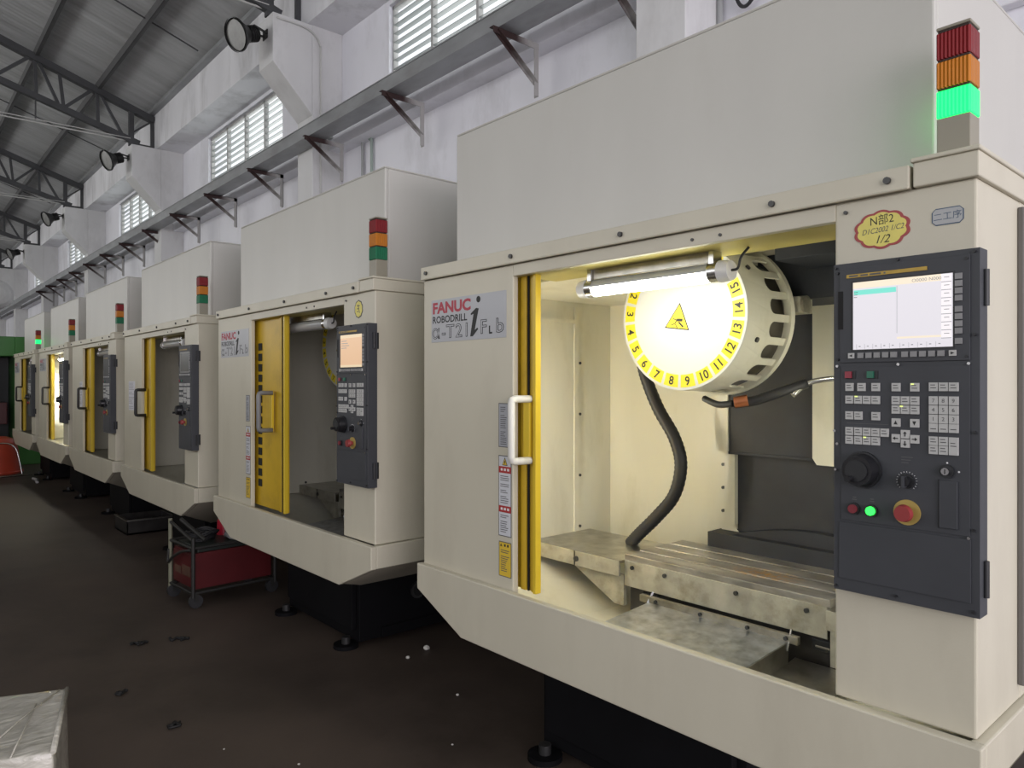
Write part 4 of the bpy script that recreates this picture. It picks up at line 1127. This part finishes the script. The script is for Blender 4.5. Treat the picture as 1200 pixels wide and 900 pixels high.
# low steel drip tray under the third machine
t = thing('drip_pan','low dark steel pan on the floor between the third and fourth machines','pan',(-8.14,2.02,0),math.radians(0))
b = MB(); b.box(-.22,.26,-.16,.30,0,.02,'iron_dark'); b.box(-.22,.26,-.16,-.145,0,.14,'iron_dark'); b.box(-.22,.26,.285,.30,0,.14,'iron_dark'); b.box(-.22,-.205,-.16,.30,0,.14,'iron_dark'); b.box(.245,.26,-.16,.30,0,.14,'iron_dark')
link('pan',b.mesh('pan'),t,.003)
b = MB(); b.box(-.226,.266,-.166,-.140,.135,.146,'steel'); b.box(.240,.266,-.14,.30,.135,.146,'steel'); b.box(-.226,.266,.28,.306,.135,.146,'steel'); link('rim',b.mesh('rim'),t)
# cloth strip by far machine
t = None
b = MB(); pts = [(-.28,.05,.02),(-.16,.02,.035),(-.06,.06,.02),(.05,.03,.03),(.2,.02,.015)]
b.tube(smoothpath(pts,4),.022,'glove',7); o = link('cloth_rag',b.mesh('cloth_rag')); o.location = (-13.1,1.90,0)
o.location.y = 1.80; tag(o,'twisted pale rag lying on the floor in front of the far lit machine','rag')
# film-wrapped parcel
def parcel():
    A = Vector((-2.893,.504)); B = Vector((-2.404,.385))      # back and front right corners on top
    d1 = (A-B).normalized(); d2 = Vector((-d1.y,d1.x)) if False else Vector((d1.y,-d1.x))
    return A,B,d1,d2
A = Vector((-2.893,.504)); B = Vector((-2.404,.385)); C3 = Vector((-2.970,.313))
sd = (B-A); wd = (C3-A).normalized()*.55; h = .45
t = thing('wrapped_parcel','pale carton wrapped in shiny stretch film on the floor, lower left','parcel',((A.x+B.x+wd.x)/2,(A.y+B.y+wd.y)/2,0))
O = Vector(((A.x+B.x+wd.x)/2,(A.y+B.y+wd.y)/2))
b = MB(); P4 = [A-O,B-O,B+wd-O,A+wd-O]; nn = 10
pr = random.Random(9)
def gridface(p00,p10,p11,p01,amp):
    G = []
    for j in range(nn+1):
        row = []
        for i in range(nn+1):
            u,v = i/nn,j/nn; p = p00*(1-u)*(1-v)+p10*u*(1-v)+p11*u*v+p01*(1-u)*v
            if 0 < i < nn and 0 < j < nn: p = p+Vector((pr.uniform(-amp,amp),pr.uniform(-amp,amp),pr.uniform(-amp,amp)))
            row.append(p)
        G.append(row)
    for j in range(nn):
        for i in range(nn): b.face([G[j][i],G[j][i+1],G[j+1][i+1],G[j+1][i]],'film',True)
lo = [Vector((p.x,p.y,0)) for p in P4]; hi = [Vector((p.x*.97,p.y*.97,h)) for p in P4]
gridface(*hi,.006)
for i in range(4): gridface(lo[i],lo[(i+1)%4],hi[(i+1)%4],hi[i],.006)
bmesh.ops.remove_doubles(b.bm,verts=b.bm.verts,dist=1e-4)
link('carton',b.mesh('carton'),t,.006)
b = MB()
pq = [hi[0]*.9+hi[2]*.1,hi[1]*.93+hi[3]*.07]
for k in range(2):
    a = hi[0].lerp(hi[3],pr.uniform(.02,.5)); c = hi[1].lerp(hi[2],pr.uniform(.02,.6)); a = a.lerp(c,pr.uniform(0,.5))
    b.tube([a+Vector((0,0,.001)),a.lerp(c,.5)+Vector((pr.uniform(-.01,.01),pr.uniform(-.01,.01),.005)),c+Vector((0,0,.001))],.0025,'film',5)
b.tube([hi[0]+Vector((0,0,-.002)),hi[0].lerp(hi[1],.5)+Vector((0,0,.002)),hi[1]],.008,'film',6)
link('film_folds',b.mesh('film_folds'),t)
# bits on the floor
def blob(name,label,cat,x,y,r,key,seed,flat=.4,group=None):
    g = random.Random(seed); b = MB(); bmesh.ops.create_icosphere(b.bm,subdivisions=2,radius=r)
    for v in b.bm.verts: v.co = Vector((v.co.x*g.uniform(.7,1.3),v.co.y*g.uniform(.7,1.3),max(0,(v.co.z+r)*flat)))
    b.mi(key); o = link(name,b.mesh(name)); o.location = (x-1.51,y,0); return tag(o,label,cat,group)
blob('foam_crumb','larger white foam crumb on the floor beside the black pedestal','crumb',-1.869,2.327,.018,'foam',1,.8)
blob('foam_crumb','smaller white foam crumb near the larger one beside the pedestal','crumb',-1.832,2.178,.010,'foam',2,.8)
blob('foam_crumb','white foam crumb under the tray edge of the nearest machine','crumb',-1.28,2.10,.007,'foam',3,.7)
blob('foam_crumb','white speck on the open floor near the nearest black pedestal','crumb',-.913,1.797,.005,'foam',4,.5)
blob('foam_crumb','white speck at the bottom edge of the photo on the dark floor','crumb',-1.187,1.25,.005,'foam',5,.5)
blob('foam_crumb','tiny white speck on the floor in front of the parcel','crumb',-1.50,1.071,.004,'foam',6,.5)
def rag(x,y,seed,label,L):
    L *= .6; g = random.Random(seed); b = MB(); pts = [(-L+i*L/3,g.uniform(-.018,.018),.006+g.uniform(0,.006)) for i in range(7)]
    b.tube(smoothpath(pts,3),.008,'rag',6)
    pts = [(g.uniform(-.03,.03),-.03+i*.018,.007) for i in range(4)]; b.tube(smoothpath(pts,3),.006,'rag',6)
    o = link('metal_swarf',b.mesh('metal_swarf')); o.location = (x-1.51,y,0); o.rotation_euler.z = 1.1; tag(o,label,'swarf')
rag(-3.037,1.137,1,'black curl of swarf on the floor, left of the two beside the cart',.07)
rag(-2.958,1.332,2,'black curl of swarf on the floor, right of the two beside the cart',.09)
rag(-2.369,.89,3,'small black swarf scrap near the wrapped parcel',.03)
rag(-1.849,.98,4,'black swarf scrap on the open floor right of the parcel',.04)

# ------------------------------------------------------------------ light, world, camera
w = bpy.data.worlds.new('overcast_sky'); scene.world = w; w.use_nodes = True
bg = w.node_tree.nodes['Background']; bg.inputs['Color'].default_value = (.93,.97,1.0,1); bg.inputs['Strength'].default_value = 1.15
def area(name,loc,rot,sx,sy,e,col):
    l = bpy.data.lights.new(name,'AREA'); l.shape = 'RECTANGLE'; l.size = sx; l.size_y = sy; l.energy = e; l.color = col
    o = bpy.data.objects.new(name,l); COL.objects.link(o); o.location = loc; o.rotation_euler = rot; o['kind'] = 'helper'; return o
# daylight through the windows of the opposite long wall and the open gable doorway
area('daylight_long_wall',(-23,OPP_Y+.1,4.5),(math.radians(90),0,0),40,2.8,1000,(1.0,.98,.95))
for k,(u0,u1) in enumerate(wins[:5]):      # sky and bright yard outside the louvre windows
    area('daylight_louvre_window',(-(u0+u1)/2,5.05,4.7),(math.radians(-118),0,0),3.4,1.7,46,(.97,1.0,.98))
area('daylight_gable_door',(7.0,-1.0,2.2),(math.radians(90),0,math.radians(90)),9.0,4.0,480,(1.0,.90,.97))

cam = bpy.data.cameras.new('camera'); co = bpy.data.objects.new('camera',cam); COL.objects.link(co)
co.location = (0,0,1.5); co.rotation_euler = (math.radians(90),0,math.radians(90-41.27))
cam.sensor_width = 36; cam.lens = 849.1/1200*36; cam.shift_y = -.0005; cam.clip_end = 200
scene.camera = co
vs = scene.view_settings
scene.display_settings.display_device = 'sRGB'
vs.view_transform = 'Standard'; vs.look = 'None'; vs.gamma = 1; vs.use_curve_mapping = False; vs.exposure = 0.0
scene.cycles.use_denoising = True
scene.cycles.max_bounces = 8
